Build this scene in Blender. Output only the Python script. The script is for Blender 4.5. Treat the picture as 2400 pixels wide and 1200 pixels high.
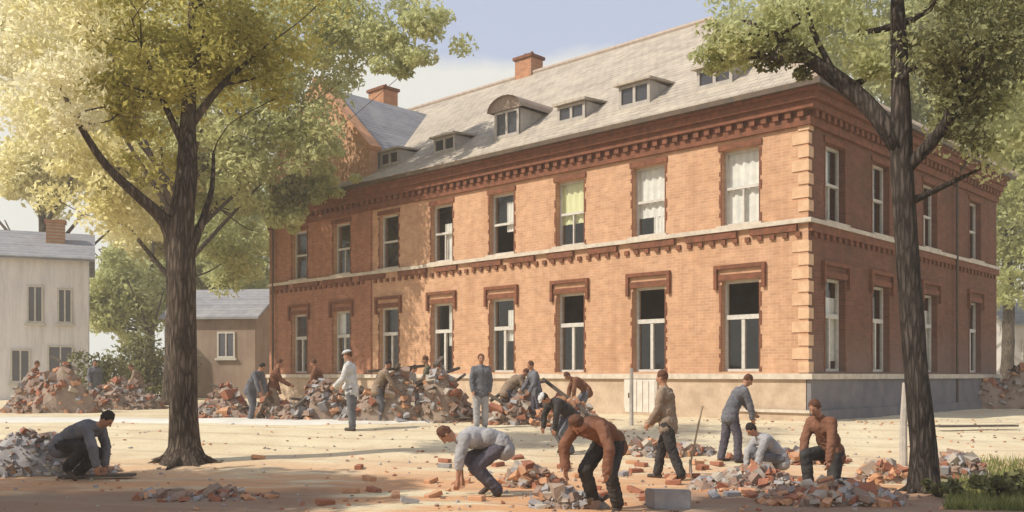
import bpy, bmesh, math, random
import numpy as np
from mathutils import Vector, Matrix, Euler, noise
R = math.radians
random.seed(7)
rng = np.random.default_rng(7)
for _o in list(bpy.data.objects):
    bpy.data.objects.remove(_o)
sc = bpy.context.scene
COL = sc.collection

# ------------------------------------------------------------------ camera
F = 2198.0
CAMZ = 1.72
cam = bpy.data.cameras.new("camera")
cam.sensor_width = 36.0
cam.lens = 36.0 * F / 2400.0
cam.shift_y = (880 - 600) / 2400.0
cam.clip_end = 3000
camo = bpy.data.objects.new("camera", cam)
camo.location = (0, 0, CAMZ)
camo.rotation_euler = (R(90), 0, 0)
COL.objects.link(camo)
sc.camera = camo

# ------------------------------------------------------------------ sun and sky
SUN_EL = 43.0
SDIR = Vector((-0.93, -0.37, 0)).normalized()
SV = Vector((SDIR.x * math.cos(R(SUN_EL)), SDIR.y * math.cos(R(SUN_EL)), math.sin(R(SUN_EL))))
sl = bpy.data.lights.new("sun", 'SUN')
sl.energy = 4.6
sl.angle = R(0.7)
sl.color = (1.0, 0.93, 0.80)
so = bpy.data.objects.new("sun", sl)
so.rotation_euler = (-SV).to_track_quat('-Z', 'Y').to_euler()
so.location = (-20, -10, 30)
COL.objects.link(so)

w = bpy.data.worlds.new("World")
sc.world = w
w.use_nodes = True
nt = w.node_tree
nt.nodes.clear()
wo = nt.nodes.new('ShaderNodeOutputWorld')
bg = nt.nodes.new('ShaderNodeBackground')
sky = nt.nodes.new('ShaderNodeTexSky')
sky.sky_type = 'NISHITA'
sky.sun_disc = False
sky.sun_elevation = R(SUN_EL)
sky.sun_rotation = math.atan2(SDIR.x, SDIR.y)
sky.dust_density = 3.0
tc = nt.nodes.new('ShaderNodeTexCoord')
mp = nt.nodes.new('ShaderNodeMapping')
mp.inputs['Scale'].default_value = (1, 1, 2.2)
mp.inputs['Location'].default_value = (0.35, 0.1, 0.0)
nz = nt.nodes.new('ShaderNodeTexNoise')
nz.inputs['Scale'].default_value = 2.6
nz.inputs['Detail'].default_value = 8
nz.inputs['Roughness'].default_value = 0.55
cr = nt.nodes.new('ShaderNodeValToRGB')
cr.color_ramp.elements[0].position = 0.44
cr.color_ramp.elements[0].color = (0.0, 0.0, 0.0, 1)
cr.color_ramp.elements[1].position = 0.56
cr.color_ramp.elements[1].color = (1, 1, 1, 1)
sep = nt.nodes.new('ShaderNodeSeparateXYZ')
mr = nt.nodes.new('ShaderNodeMapRange')     # more cloud towards the horizon
mr.inputs['From Min'].default_value = 0.29
mr.inputs['From Max'].default_value = 0.375
mr.inputs['To Min'].default_value = 1.0
mr.inputs['To Max'].default_value = 0.0
ad = nt.nodes.new('ShaderNodeMath'); ad.operation = 'MULTIPLY_ADD'; ad.use_clamp = False
sb = nt.nodes.new('ShaderNodeMath'); sb.operation = 'MULTIPLY_ADD'
veil = nt.nodes.new('ShaderNodeMix'); veil.data_type = 'RGBA'
mx = nt.nodes.new('ShaderNodeMix'); mx.data_type = 'RGBA'
mul = nt.nodes.new('ShaderNodeVectorMath'); mul.operation = 'SCALE'
mul.inputs['Scale'].default_value = 0.10
L_ = nt.links.new
L_(sky.outputs[0], mul.inputs[0])
L_(tc.outputs['Generated'], mp.inputs['Vector'])
L_(mp.outputs[0], nz.inputs['Vector'])
L_(tc.outputs['Generated'], sep.inputs[0])
L_(sep.outputs['Z'], mr.inputs['Value'])
# cloud = ramp(noise + 0.35 * horizon - 0.12)
L_(mr.outputs[0], ad.inputs[0]); ad.inputs[1].default_value = 0.60
L_(nz.outputs['Fac'], ad.inputs[2])
L_(ad.outputs[0], sb.inputs[0]); sb.inputs[1].default_value = 1.0; sb.inputs[2].default_value = -0.33
L_(sb.outputs[0], cr.inputs['Fac'])
veil.inputs[0].default_value = 0.80
L_(mul.outputs[0], veil.inputs[6])
veil.inputs[7].default_value = (0.60, 0.665, 0.84, 1)
L_(cr.outputs[0], mx.inputs[0])
L_(veil.outputs[2], mx.inputs[6])
mx.inputs[7].default_value = (0.84, 0.83, 0.77, 1)
L_(mx.outputs[2], bg.inputs['Color'])
bg.inputs['Strength'].default_value = 1.0
L_(bg.outputs[0], wo.inputs['Surface'])

sc.view_settings.view_transform = 'Standard'
sc.view_settings.look = 'None'
sc.view_settings.exposure = 0.0
sc.view_settings.gamma = 1.0
sc.cycles.use_denoising = True
sc.cycles.max_bounces = 6
sc.cycles.volume_bounces = 1
sc.cycles.transparent_max_bounces = 6

# ------------------------------------------------------------------ helpers
def tag(o, label=None, cat=None, group=None, kind=None):
    if label: o['label'] = label
    if cat: o['category'] = cat
    if group: o['group'] = group
    if kind: o['kind'] = kind
    return o

def empty(name, loc, rz=0.0, label=None, cat=None, group=None):
    o = bpy.data.objects.new(name, None)
    o.location = loc
    o.rotation_euler = (0, 0, rz)
    COL.objects.link(o)
    return tag(o, label, cat, group)

def link(name, me, mats, parent=None, loc=None, rot=None):
    o = bpy.data.objects.new(name, me)
    if not isinstance(mats, (list, tuple)): mats = [mats]
    if not me.materials:
        for m in mats: me.materials.append(m)
    if parent is not None: o.parent = parent
    if loc is not None: o.location = loc
    if rot is not None: o.rotation_euler = rot
    COL.objects.link(o)
    return o

def obj(name, bm, mats, parent=None, smooth=False, loc=None, rot=None, recalc=True):
    if recalc: bmesh.ops.recalc_face_normals(bm, faces=bm.faces[:])
    me = bpy.data.meshes.new(name)
    bm.to_mesh(me); bm.free()
    if smooth:
        for p in me.polygons: p.use_smooth = True
    return link(name, me, mats, parent, loc, rot)

def ident(a, b, c): return (a, b, c)
def bx(bm, x0, x1, y0, y1, z0, z1, P=ident, mi=0):
    vs = [bm.verts.new(P(x, y, z)) for x in (x0, x1) for y in (y0, y1) for z in (z0, z1)]
    for q in ((0,1,3,2), (4,6,7,5), (0,4,5,1), (2,3,7,6), (0,2,6,4), (1,5,7,3)):
        f = bm.faces.new([vs[i] for i in q]); f.material_index = mi

def quad(bm, pts, mi=0):
    f = bm.faces.new([bm.verts.new(p) for p in pts]); f.material_index = mi
    return f

def obox(bm, c, dims, rot, mi=0, jit=0.0):
    M = rot.to_matrix() if not isinstance(rot, Matrix) else rot
    vs = []
    for x in (-.5, .5):
        for y in (-.5, .5):
            for z in (-.5, .5):
                v = Vector((x*dims[0], y*dims[1], z*dims[2]))
                if jit: v += Vector((random.uniform(-jit, jit), random.uniform(-jit, jit), random.uniform(-jit, jit)))
                vs.append(bm.verts.new(Vector(c) + M @ v))
    for q in ((0,1,3,2), (4,6,7,5), (0,4,5,1), (2,3,7,6), (0,2,6,4), (1,5,7,3)):
        f = bm.faces.new([vs[i] for i in q]); f.material_index = mi

def capsule(bm, a, b, ra, rb, seg=10, flat=None):
    """tapered capsule, closed; flat=(vec, factor) squashes the section along vec"""
    a = Vector(a); b = Vector(b)
    d = b - a
    L = d.length
    if L < 1e-5: d = Vector((0, 0, 1)); L = 1e-5
    d = d.normalized()
    up = Vector((0, 1, 0)) if abs(d.y) < .9 else Vector((1, 0, 0))
    e1 = d.cross(up).normalized(); e2 = d.cross(e1)
    rings = []
    for k in range(1, 4):
        t = math.pi/2 * (1 - k/3.0)
        rings.append((a - d*ra*math.sin(t), ra*math.cos(t)))
    for k in range(0, 3):
        t = math.pi/2 * (k/3.0)
        rings.append((b + d*rb*math.sin(t), rb*math.cos(t)))
    rv = []
    for c, r in rings:
        rv.append([bm.verts.new(c + (e1*math.cos(2*math.pi*i/seg) + e2*math.sin(2*math.pi*i/seg))*r) for i in range(seg)])
    for k in range(len(rv)-1):
        for i in range(seg):
            j = (i+1) % seg
            bm.faces.new((rv[k][i], rv[k][j], rv[k+1][j], rv[k+1][i]))
    t0 = bm.verts.new(a - d*ra); t1 = bm.verts.new(b + d*rb)
    for i in range(seg):
        j = (i+1) % seg
        bm.faces.new((t0, rv[0][j], rv[0][i]))
        bm.faces.new((t1, rv[-1][i], rv[-1][j]))

def ellip(bm, c, r, rot=None, sub=2):
    M = Matrix.Translation(Vector(c)) @ ((rot.to_4x4()) if rot is not None else Matrix.Identity(4)) @ Matrix.Diagonal((*r, 1))
    bmesh.ops.create_icosphere(bm, subdivisions=sub, radius=1.0, matrix=M)

def ground_z(x, y):
    t = min(1.0, max(0.0, (y - 14.5) / 10.0))
    z = 0.5 * t*t*(3 - 2*t)
    if y > 8 and y < 34 and abs(x) < 18:
        z += 0.035*(noise.noise(Vector((x*.7, y*.7, 3.1)))) + 0.012*noise.noise(Vector((x*3.1, y*3.1, 1.0)))
    return z

def at(px, Y, z=None):
    x = (px - 1200) / F * Y
    return Vector((x, Y, ground_z(x, Y) if z is None else z))

def depth_for(py):
    lo, hi = 9.0, 40.0
    for _ in range(40):
        m = .5*(lo+hi)
        t = min(1.0, max(0.0, (m - 14.5) / 10.0))
        y = 880 + (CAMZ - 0.5*t*t*(3-2*t))*F/m
        if y > py: lo = m
        else: hi = m
    return .5*(lo+hi)

# ------------------------------------------------------------------ materials
def mat(name):
    m = bpy.data.materials.new(name); m.use_nodes = True
    n = m.node_tree; b = n.nodes['Principled BSDF']
    return m, n, b

def simple(name, c1, c2=None, scale=6.0, rough=.85, bump=.15, detail=6, spec=.3, bscale=None, coord='Object'):
    m, n, b = mat(name)
    c2 = c2 or tuple(v*.7 for v in c1)
    t = n.nodes.new('ShaderNodeTexCoord')
    z = n.nodes.new('ShaderNodeTexNoise'); z.inputs['Scale'].default_value = scale; z.inputs['Detail'].default_value = detail
    z.inputs['Roughness'].default_value = .65
    r = n.nodes.new('ShaderNodeValToRGB')
    r.color_ramp.elements[0].position = .36; r.color_ramp.elements[1].position = .64
    r.color_ramp.elements[0].color = (*c1, 1); r.color_ramp.elements[1].color = (*c2, 1)
    n.links.new(t.outputs[coord], z.inputs['Vector']); n.links.new(z.outputs['Fac'], r.inputs['Fac'])
    n.links.new(r.outputs[0], b.inputs['Base Color'])
    b.inputs['Roughness'].default_value = rough
    b.inputs['Specular IOR Level'].default_value = spec
    if bump:
        z2 = n.nodes.new('ShaderNodeTexNoise'); z2.inputs['Scale'].default_value = bscale or scale*6; z2.inputs['Detail'].default_value = 4
        bp = n.nodes.new('ShaderNodeBump'); bp.inputs['Strength'].default_value = bump; bp.inputs['Distance'].default_value = .02
        n.links.new(t.outputs[coord], z2.inputs['Vector']); n.links.new(z2.outputs['Fac'], bp.inputs['Height'])
        n.links.new(bp.outputs[0], b.inputs['Normal'])
    return m

def brick(name, ca, cb, mortar, axis, bw=.26, bh=.085, stain=(.3, .2, .14), stain_amt=.35, seed=0.0, zfade=None):
    """brick wall; axis 'y': wall runs along local Y, 'x': along local X"""
    m, n, b = mat(name)
    t = n.nodes.new('ShaderNodeTexCoord')
    s = n.nodes.new('ShaderNodeSeparateXYZ'); c = n.nodes.new('ShaderNodeCombineXYZ')
    n.links.new(t.outputs['Object'], s.inputs[0])
    n.links.new(s.outputs['Y' if axis == 'y' else 'X'], c.inputs['X']); n.links.new(s.outputs['Z'], c.inputs['Y'])
    br = n.nodes.new('ShaderNodeTexBrick')
    br.inputs['Scale'].default_value = 1.0
    br.inputs['Brick Width'].default_value = bw; br.inputs['Row Height'].default_value = bh
    br.inputs['Mortar Size'].default_value = .007; br.inputs['Mortar Smooth'].default_value = .3
    br.inputs['Bias'].default_value = -.1
    br.inputs['Color1'].default_value = (*ca, 1); br.inputs['Color2'].default_value = (*cb, 1); br.inputs['Mortar'].default_value = (*mortar, 1)
    n.links.new(c.outputs[0], br.inputs['Vector'])
    # large tonal patches
    z = n.nodes.new('ShaderNodeTexNoise'); z.inputs['Scale'].default_value = .55; z.inputs['Detail'].default_value = 7; z.inputs['Roughness'].default_value = .7
    mpn = n.nodes.new('ShaderNodeMapping'); mpn.inputs['Location'].default_value = (seed, seed*2, 0)
    n.links.new(t.outputs['Object'], mpn.inputs['Vector']); n.links.new(mpn.outputs[0], z.inputs['Vector'])
    r = n.nodes.new('ShaderNodeValToRGB'); r.color_ramp.elements[0].position = .48; r.color_ramp.elements[1].position = .72
    n.links.new(z.outputs['Fac'], r.inputs['Fac'])
    mu = n.nodes.new('ShaderNodeMath'); mu.operation = 'MULTIPLY'; mu.inputs[1].default_value = stain_amt
    n.links.new(r.outputs[0], mu.inputs[0])
    mx = n.nodes.new('ShaderNodeMix'); mx.data_type = 'RGBA'
    n.links.new(mu.outputs[0], mx.inputs[0]); n.links.new(br.outputs['Color'], mx.inputs[6]); mx.inputs[7].default_value = (*stain, 1)
    # course to course variation, medium noise
    z3 = n.nodes.new('ShaderNodeTexNoise'); z3.inputs['Scale'].default_value = 3.2; z3.inputs['Detail'].default_value = 5
    n.links.new(t.outputs['Object'], z3.inputs['Vector'])
    hs = n.nodes.new('ShaderNodeHueSaturation')
    mr_ = n.nodes.new('ShaderNodeMapRange'); mr_.inputs['To Min'].default_value = .72; mr_.inputs['To Max'].default_value = 1.28
    n.links.new(z3.outputs['Fac'], mr_.inputs['Value']); n.links.new(mr_.outputs[0], hs.inputs['Value'])
    # soot and rain streaks, damp near the ground
    mps = n.nodes.new('ShaderNodeMapping'); mps.inputs['Scale'].default_value = (1.8, 1.8, .16); n.links.new(t.outputs['Object'], mps.inputs['Vector'])
    zs = n.nodes.new('ShaderNodeTexNoise'); zs.inputs['Scale'].default_value = 1.0; zs.inputs['Detail'].default_value = 7; zs.inputs['Roughness'].default_value = .7
    n.links.new(mps.outputs[0], zs.inputs['Vector'])
    rs = n.nodes.new('ShaderNodeMapRange'); rs.inputs['From Min'].default_value = .50; rs.inputs['From Max'].default_value = .72; rs.inputs['To Max'].default_value = .45
    n.links.new(zs.outputs['Fac'], rs.inputs['Value'])
    ms_ = n.nodes.new('ShaderNodeMix'); ms_.data_type = 'RGBA'; n.links.new(rs.outputs[0], ms_.inputs[0]); n.links.new(mx.outputs[2], ms_.inputs[6])
    ms_.inputs[7].default_value = (*[v*.8 for v in stain], 1)
    n.links.new(ms_.outputs[2], hs.inputs['Color'])
    out = hs.outputs[0]
    if zfade:                                            # old render surviving in patches on the lower storey
        zc, wd, colr = zfade
        m2 = n.nodes.new('ShaderNodeMapRange'); m2.inputs['From Min'].default_value = zc + wd; m2.inputs['From Max'].default_value = zc - wd
        ad_ = n.nodes.new('ShaderNodeMath'); ad_.operation = 'MULTIPLY_ADD'; ad_.inputs[1].default_value = 2.4
        n.links.new(z.outputs['Fac'], ad_.inputs[0]); n.links.new(s.outputs['Z'], ad_.inputs[2])
        n.links.new(ad_.outputs[0], m2.inputs['Value'])
        m3 = n.nodes.new('ShaderNodeMix'); m3.data_type = 'RGBA'
        mm = n.nodes.new('ShaderNodeMath'); mm.operation = 'MULTIPLY'; mm.inputs[1].default_value = .8
        n.links.new(m2.outputs[0], mm.inputs[0]); n.links.new(mm.outputs[0], m3.inputs[0])
        n.links.new(out, m3.inputs[6]); m3.inputs[7].default_value = (*colr, 1)
        out = m3.outputs[2]
    n.links.new(out, b.inputs['Base Color'])
    bp = n.nodes.new('ShaderNodeBump'); bp.inputs['Strength'].default_value = .5; bp.inputs['Distance'].default_value = .01; bp.invert = True
    n.links.new(br.outputs['Fac'], bp.inputs['Height']); n.links.new(bp.outputs[0], b.inputs['Normal'])
    b.inputs['Roughness'].default_value = .9; b.inputs['Specular IOR Level'].default_value = .2
    return m

def leafmat(name, ca, cb, cc, transl=.35):
    m, n, b = mat(name)
    g = n.nodes.new('ShaderNodeNewGeometry')
    t = n.nodes.new('ShaderNodeTexCoord')
    z = n.nodes.new('ShaderNodeTexNoise'); z.inputs['Scale'].default_value = .55; z.inputs['Detail'].default_value = 3
    n.links.new(t.outputs['Object'], z.inputs['Vector'])
    mh = n.nodes.new('ShaderNodeMath'); mh.operation = 'MULTIPLY_ADD'; mh.inputs[1].default_value = .45
    n.links.new(g.outputs['Random Per Island'], mh.inputs[0])
    mh2 = n.nodes.new('ShaderNodeMath'); mh2.operation = 'MULTIPLY_ADD'; mh2.inputs[1].default_value = 1.5; mh2.inputs[2].default_value = -.5
    n.links.new(z.outputs['Fac'], mh2.inputs[0]); n.links.new(mh2.outputs[0], mh.inputs[2])
    r = n.nodes.new('ShaderNodeValToRGB')
    r.color_ramp.elements[0].position = .1; r.color_ramp.elements[0].color = (*ca, 1)
    r.color_ramp.elements[1].position = .9; r.color_ramp.elements[1].color = (*cc, 1)
    e = r.color_ramp.elements.new(.5); e.color = (*cb, 1)
    n.links.new(mh.outputs[0], r.inputs['Fac'])
    n.links.new(r.outputs[0], b.inputs['Base Color'])
    b.inputs['Roughness'].default_value = .6; b.inputs['Specular IOR Level'].default_value = .25
    tr = n.nodes.new('ShaderNodeBsdfTranslucent'); ms = n.nodes.new('ShaderNodeMixShader'); ms.inputs[0].default_value = transl
    n.links.new(r.outputs[0], tr.inputs['Color'])
    out = n.nodes['Material Output']
    n.links.new(b.outputs[0], ms.inputs[1]); n.links.new(tr.outputs[0], ms.inputs[2]); n.links.new(ms.outputs[0], out.inputs['Surface'])
    return m

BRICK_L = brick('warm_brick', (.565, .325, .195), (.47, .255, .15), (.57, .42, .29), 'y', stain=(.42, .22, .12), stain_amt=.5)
BRICK_SHADE = brick('shaded_side_brick', (.205, .085, .052), (.15, .062, .04), (.17, .115, .085), 'x', stain=(.10, .055, .038), stain_amt=.7, seed=4, zfade=(3.6, .9, (.21, .15, .125)))  # shade of the side wall put into a darker brick colour
BRICK_D = simple('dark_red_brick', (.23, .085, .045), (.13, .055, .03), 5, bump=.3)
BRICK_C = brick('chimney_brick', (.48, .22, .12), (.36, .15, .08), (.4, .3, .2), 'y')
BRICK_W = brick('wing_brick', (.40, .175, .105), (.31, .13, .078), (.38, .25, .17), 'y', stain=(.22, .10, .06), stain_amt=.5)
STONE = simple('pale_stone', (.62, .55, .45), (.48, .41, .33), 4, bump=.2)
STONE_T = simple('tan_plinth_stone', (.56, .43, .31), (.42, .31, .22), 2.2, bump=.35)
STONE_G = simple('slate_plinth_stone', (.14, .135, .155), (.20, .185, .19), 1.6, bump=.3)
QUOIN = simple('quoin_stone', (.66, .45, .28), (.54, .33, .20), 3, bump=.2)
FRAME = simple('window_frame_paint', (.60, .57, .51), (.48, .45, .40), 8, rough=.6, bump=.1)
DARKMETAL = simple('gutter_metal', (.07, .055, .04), (.12, .075, .045), 4, rough=.5)
CURTAIN = simple('curtain_cloth', (.80, .77, .70), (.64, .62, .58), 3, bump=.3)
REFLECT_G = simple('green_reflection', (.66, .66, .36), (.72, .70, .42), 3, bump=.2)  # greenish window reflection imitated by the colour of a hung sheet
BOARD = simple('weathered_board', (.30, .26, .22), (.42, .37, .31), 5, bump=.3)
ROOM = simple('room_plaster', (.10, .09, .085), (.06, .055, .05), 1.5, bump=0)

def glassmat():
    m, n, b = mat('window_glass')
    n.nodes.remove(b)
    gl = n.nodes.new('ShaderNodeBsdfGlossy'); gl.inputs['Roughness'].default_value = .06; gl.inputs['Color'].default_value = (.9, .93, .95, 1)
    tr = n.nodes.new('ShaderNodeBsdfTransparent'); tr.inputs['Color'].default_value = (.94, .95, .94, 1)
    ge = n.nodes.new('ShaderNodeNewGeometry'); dt = n.nodes.new('ShaderNodeVectorMath'); dt.operation = 'DOT_PRODUCT'
    n.links.new(ge.outputs['Incoming'], dt.inputs[0]); n.links.new(ge.outputs['Normal'], dt.inputs[1])
    ab = n.nodes.new('ShaderNodeMath'); ab.operation = 'ABSOLUTE'; n.links.new(dt.outputs['Value'], ab.inputs[0])
    om = n.nodes.new('ShaderNodeMath'); om.operation = 'SUBTRACT'; om.inputs[0].default_value = 1.0; n.links.new(ab.outputs[0], om.inputs[1])
    pw = n.nodes.new('ShaderNodeMath'); pw.operation = 'POWER'; pw.inputs[1].default_value = 5.0; n.links.new(om.outputs[0], pw.inputs[0])
    fr = n.nodes.new('ShaderNodeMath'); fr.operation = 'MULTIPLY_ADD'; fr.inputs[1].default_value = .92; fr.inputs[2].default_value = .07; n.links.new(pw.outputs[0], fr.inputs[0])
    t = n.nodes.new('ShaderNodeTexCoord'); z = n.nodes.new('ShaderNodeTexNoise'); z.inputs['Scale'].default_value = 1.3
    bp = n.nodes.new('ShaderNodeBump'); bp.inputs['Strength'].default_value = .12
    n.links.new(t.outputs['Object'], z.inputs['Vector']); n.links.new(z.outputs['Fac'], bp.inputs['Height'])
    n.links.new(bp.outputs[0], gl.inputs['Normal'])
    ms = n.nodes.new('ShaderNodeMixShader')
    n.links.new(fr.outputs[0], ms.inputs[0]); n.links.new(tr.outputs[0], ms.inputs[1]); n.links.new(gl.outputs[0], ms.inputs[2])
    n.links.new(ms.outputs[0], n.nodes['Material Output'].inputs['Surface'])
    return m
GLASS = glassmat()

def roofmat(name, ca, cb, cc):
    m, n, b = mat(name)
    t = n.nodes.new('ShaderNodeTexCoord'); s = n.nodes.new('ShaderNodeSeparateXYZ'); c = n.nodes.new('ShaderNodeCombineXYZ')
    n.links.new(t.outputs['Object'], s.inputs[0])
    n.links.new(s.outputs['Y'], c.inputs['X'])
    n.links.new(s.outputs['Z'], c.inputs['Y'])
    br = n.nodes.new('ShaderNodeTexBrick'); br.inputs['Scale'].default_value = 1
    br.inputs['Brick Width'].default_value = .34; br.inputs['Row Height'].default_value = .17; br.inputs['Mortar Size'].default_value = .012
    br.inputs['Color1'].default_value = (*ca, 1); br.inputs['Color2'].default_value = (*cb, 1); br.inputs['Mortar'].default_value = (*[v*.55 for v in cb], 1)
    n.links.new(c.outputs[0], br.inputs['Vector'])
    z = n.nodes.new('ShaderNodeTexNoise'); z.inputs['Scale'].default_value = .9; z.inputs['Detail'].default_value = 8; z.inputs['Roughness'].default_value = .7
    n.links.new(t.outputs['Object'], z.inputs['Vector'])
    r = n.nodes.new('ShaderNodeValToRGB'); r.color_ramp.elements[0].position = .42; r.color_ramp.elements[1].position = .62
    n.links.new(z.outputs['Fac'], r.inputs['Fac'])
    mu = n.nodes.new('ShaderNodeMath'); mu.operation = 'MULTIPLY'; mu.inputs[1].default_value = .6
    n.links.new(r.outputs[0], mu.inputs[0])
    mx = n.nodes.new('ShaderNodeMix'); mx.data_type = 'RGBA'
    n.links.new(mu.outputs[0], mx.inputs[0]); n.links.new(br.outputs['Color'], mx.inputs[6]); mx.inputs[7].default_value = (*cc, 1)
    z4 = n.nodes.new('ShaderNodeTexNoise'); z4.inputs['Scale'].default_value = 2.6; z4.inputs['Detail'].default_value = 9; z4.inputs['Roughness'].default_value = .8
    n.links.new(t.outputs['Object'], z4.inputs['Vector'])
    r4 = n.nodes.new('ShaderNodeMapRange'); r4.inputs['From Min'].default_value = .50; r4.inputs['From Max'].default_value = .68; r4.inputs['To Max'].default_value = .55
    n.links.new(z4.outputs['Fac'], r4.inputs['Value'])
    m4 = n.nodes.new('ShaderNodeMix'); m4.data_type = 'RGBA'; n.links.new(r4.outputs[0], m4.inputs[0]); n.links.new(mx.outputs[2], m4.inputs[6]); m4.inputs[7].default_value = (*[v*.55 for v in cb], 1)
    n.links.new(m4.outputs[2], b.inputs['Base Color'])
    bp = n.nodes.new('ShaderNodeBump'); bp.inputs['Strength'].default_value = .6; bp.inputs['Distance'].default_value = .02; bp.invert = True
    n.links.new(br.outputs['Fac'], bp.inputs['Height']); n.links.new(bp.outputs[0], b.inputs['Normal'])
    b.inputs['Roughness'].default_value = .8
    return m
ROOF = roofmat('pale_roof_tile', (.44, .375, .295), (.33, .28, .225), (.52, .445, .345))
ROOF_G = roofmat('grey_slate_roof', (.27, .27, .29), (.22, .22, .24), (.34, .33, .33))

# ================================================================== SETTING
def groundmat():
    m, n, b = mat('sandy_ground')
    t = n.nodes.new('ShaderNodeTexCoord'); P = t.outputs['Object']
    s = n.nodes.new('ShaderNodeSeparateXYZ'); n.links.new(P, s.inputs[0])
    def nz_(scale, det=6, rough=.6, vec=None):
        z = n.nodes.new('ShaderNodeTexNoise'); z.inputs['Scale'].default_value = scale; z.inputs['Detail'].default_value = det; z.inputs['Roughness'].default_value = rough
        n.links.new(vec or P, z.inputs['Vector']); return z.outputs['Fac']
    def ramp(v, a, bb):
        r = n.nodes.new('ShaderNodeMapRange'); r.inputs['From Min'].default_value = a; r.inputs['From Max'].default_value = bb
        r.interpolation_type = 'SMOOTHSTEP'
        n.links.new(v, r.inputs['Value']); return r.outputs[0]
    def math_(op, a, bb, c=None):
        k = n.nodes.new('ShaderNodeMath'); k.operation = op
        for i, v in enumerate((a, bb, c)):
            if v is None: continue
            if isinstance(v, (int, float)): k.inputs[i].default_value = v
            else: n.links.new(v, k.inputs[i])
        return k.outputs[0]
    def mix(f, a, bb):
        k = n.nodes.new('ShaderNodeMix'); k.data_type = 'RGBA'
        for i, v in ((0, f), (6, a), (7, bb)):
            if isinstance(v, (int, float)): k.inputs[i].default_value = v
            elif isinstance(v, tuple): k.inputs[i].default_value = (*v, 1)
            else: n.links.new(v, k.inputs[i])
        return k.outputs[2]
    mpn = n.nodes.new('ShaderNodeMapping'); mpn.inputs['Scale'].default_value = (.35, 1.3, 1); n.links.new(P, mpn.inputs['Vector'])
    base = mix(ramp(nz_(.8, 8), .35, .65), (.70, .61, .42), (.62, .51, .34))
    # streaks of brick dust trodden along the ground
    dust = math_('MULTIPLY', ramp(nz_(1.1, 8, .65, mpn.outputs[0]), .36, .52), ramp(s.outputs['Y'], 20, 14.0))
    c = mix(math_('MULTIPLY', dust, .85), base, (.60, .30, .145))
    # shade of the near corners, painted into the ground as a darker soil colour
    xy = math_('MULTIPLY_ADD', nz_(.9, 5), 3.0, s.outputs['Y'])
    ground_shade = ramp(xy, 16.2, 14.8)
    exl = ramp(s.outputs['X'], -2.0, -3.0); exr = ramp(s.outputs['X'], 1.2, 2.6)
    ez = math_('MULTIPLY', ground_shade, math_('MAXIMUM', exl, exr))
    c = mix(math_('MULTIPLY', ez, .85), c, (.25, .17, .125))
    # grass on the right verge
    gx = ramp(math_('MULTIPLY_ADD', nz_(1.4, 5), 2.0, s.outputs['X']), 7.1, 7.9)
    gy = ramp(s.outputs['Y'], 17.0, 15.5)
    c = mix(math_('MULTIPLY', math_('MULTIPLY', gx, gy), .8), c, (.16, .17, .065))
    far = ramp(s.outputs['Y'], 60, 75)
    c = mix(far, c, (.22, .25, .12))
    c = mix(math_('MULTIPLY', ramp(nz_(22, 4), .52, .7), .35), c, (.30, .22, .16))
    c = mix(math_('MULTIPLY', ramp(nz_(2.3, 9, .75), .54, .66), .30), c, (.36, .26, .19))
    mp2 = n.nodes.new('ShaderNodeMapping'); mp2.inputs['Rotation'].default_value = (0, 0, .25); n.links.new(P, mp2.inputs['Vector'])
    wv = n.nodes.new('ShaderNodeTexWave'); wv.bands_direction = 'Y'; wv.inputs['Scale'].default_value = .22; wv.inputs['Distortion'].default_value = 1.6; wv.inputs['Detail'].default_value = 3; wv.inputs['Detail Scale'].default_value = .6
    n.links.new(mp2.outputs[0], wv.inputs['Vector'])
    rut = ramp(wv.outputs['Fac'], .90, .99)
    c = mix(math_('MULTIPLY', math_('MULTIPLY', rut, nz_(1.5, 4)), .6), c, (.38, .28, .20))
    n.links.new(c, b.inputs['Base Color'])
    bp = n.nodes.new('ShaderNodeBump'); bp.inputs['Strength'].default_value = .6; bp.inputs['Distance'].default_value = .05
    n.links.new(math_('MULTIPLY_ADD', rut, -.5, nz_(9, 8, .7)), bp.inputs['Height']); n.links.new(bp.outputs[0], b.inputs['Normal'])
    b.inputs['Roughness'].default_value = .95; b.inputs['Specular IOR Level'].default_value = .1
    return m

def build_ground():
    xs = sorted(set([-900, -400, -200, -100, -60, -40, -30, -24] + [round(-20 + .22*i, 3) for i in range(182)] + [24, 30, 40, 60, 100, 200, 400, 900]))
    ys = sorted(set([-300, -100, -40, -15, 0, 5] + [round(8 + .22*i, 3) for i in range(122)] + [38, 44, 60, 100, 200, 400, 900, 1500]))
    vs = [(x, y, ground_z(x, y)) for y in ys for x in xs]
    nx = len(xs)
    fs = [(j*nx+i, j*nx+i+1, (j+1)*nx+i+1, (j+1)*nx+i) for j in range(len(ys)-1) for i in range(nx-1)]
    me = bpy.data.meshes.new('ground'); me.from_pydata(vs, [], fs)
    for p in me.polygons: p.use_smooth = True
    tag(link('ground', me, groundmat()), 'pale sandy yard strewn with brick dust', 'ground', kind='structure')
build_ground()

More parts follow.
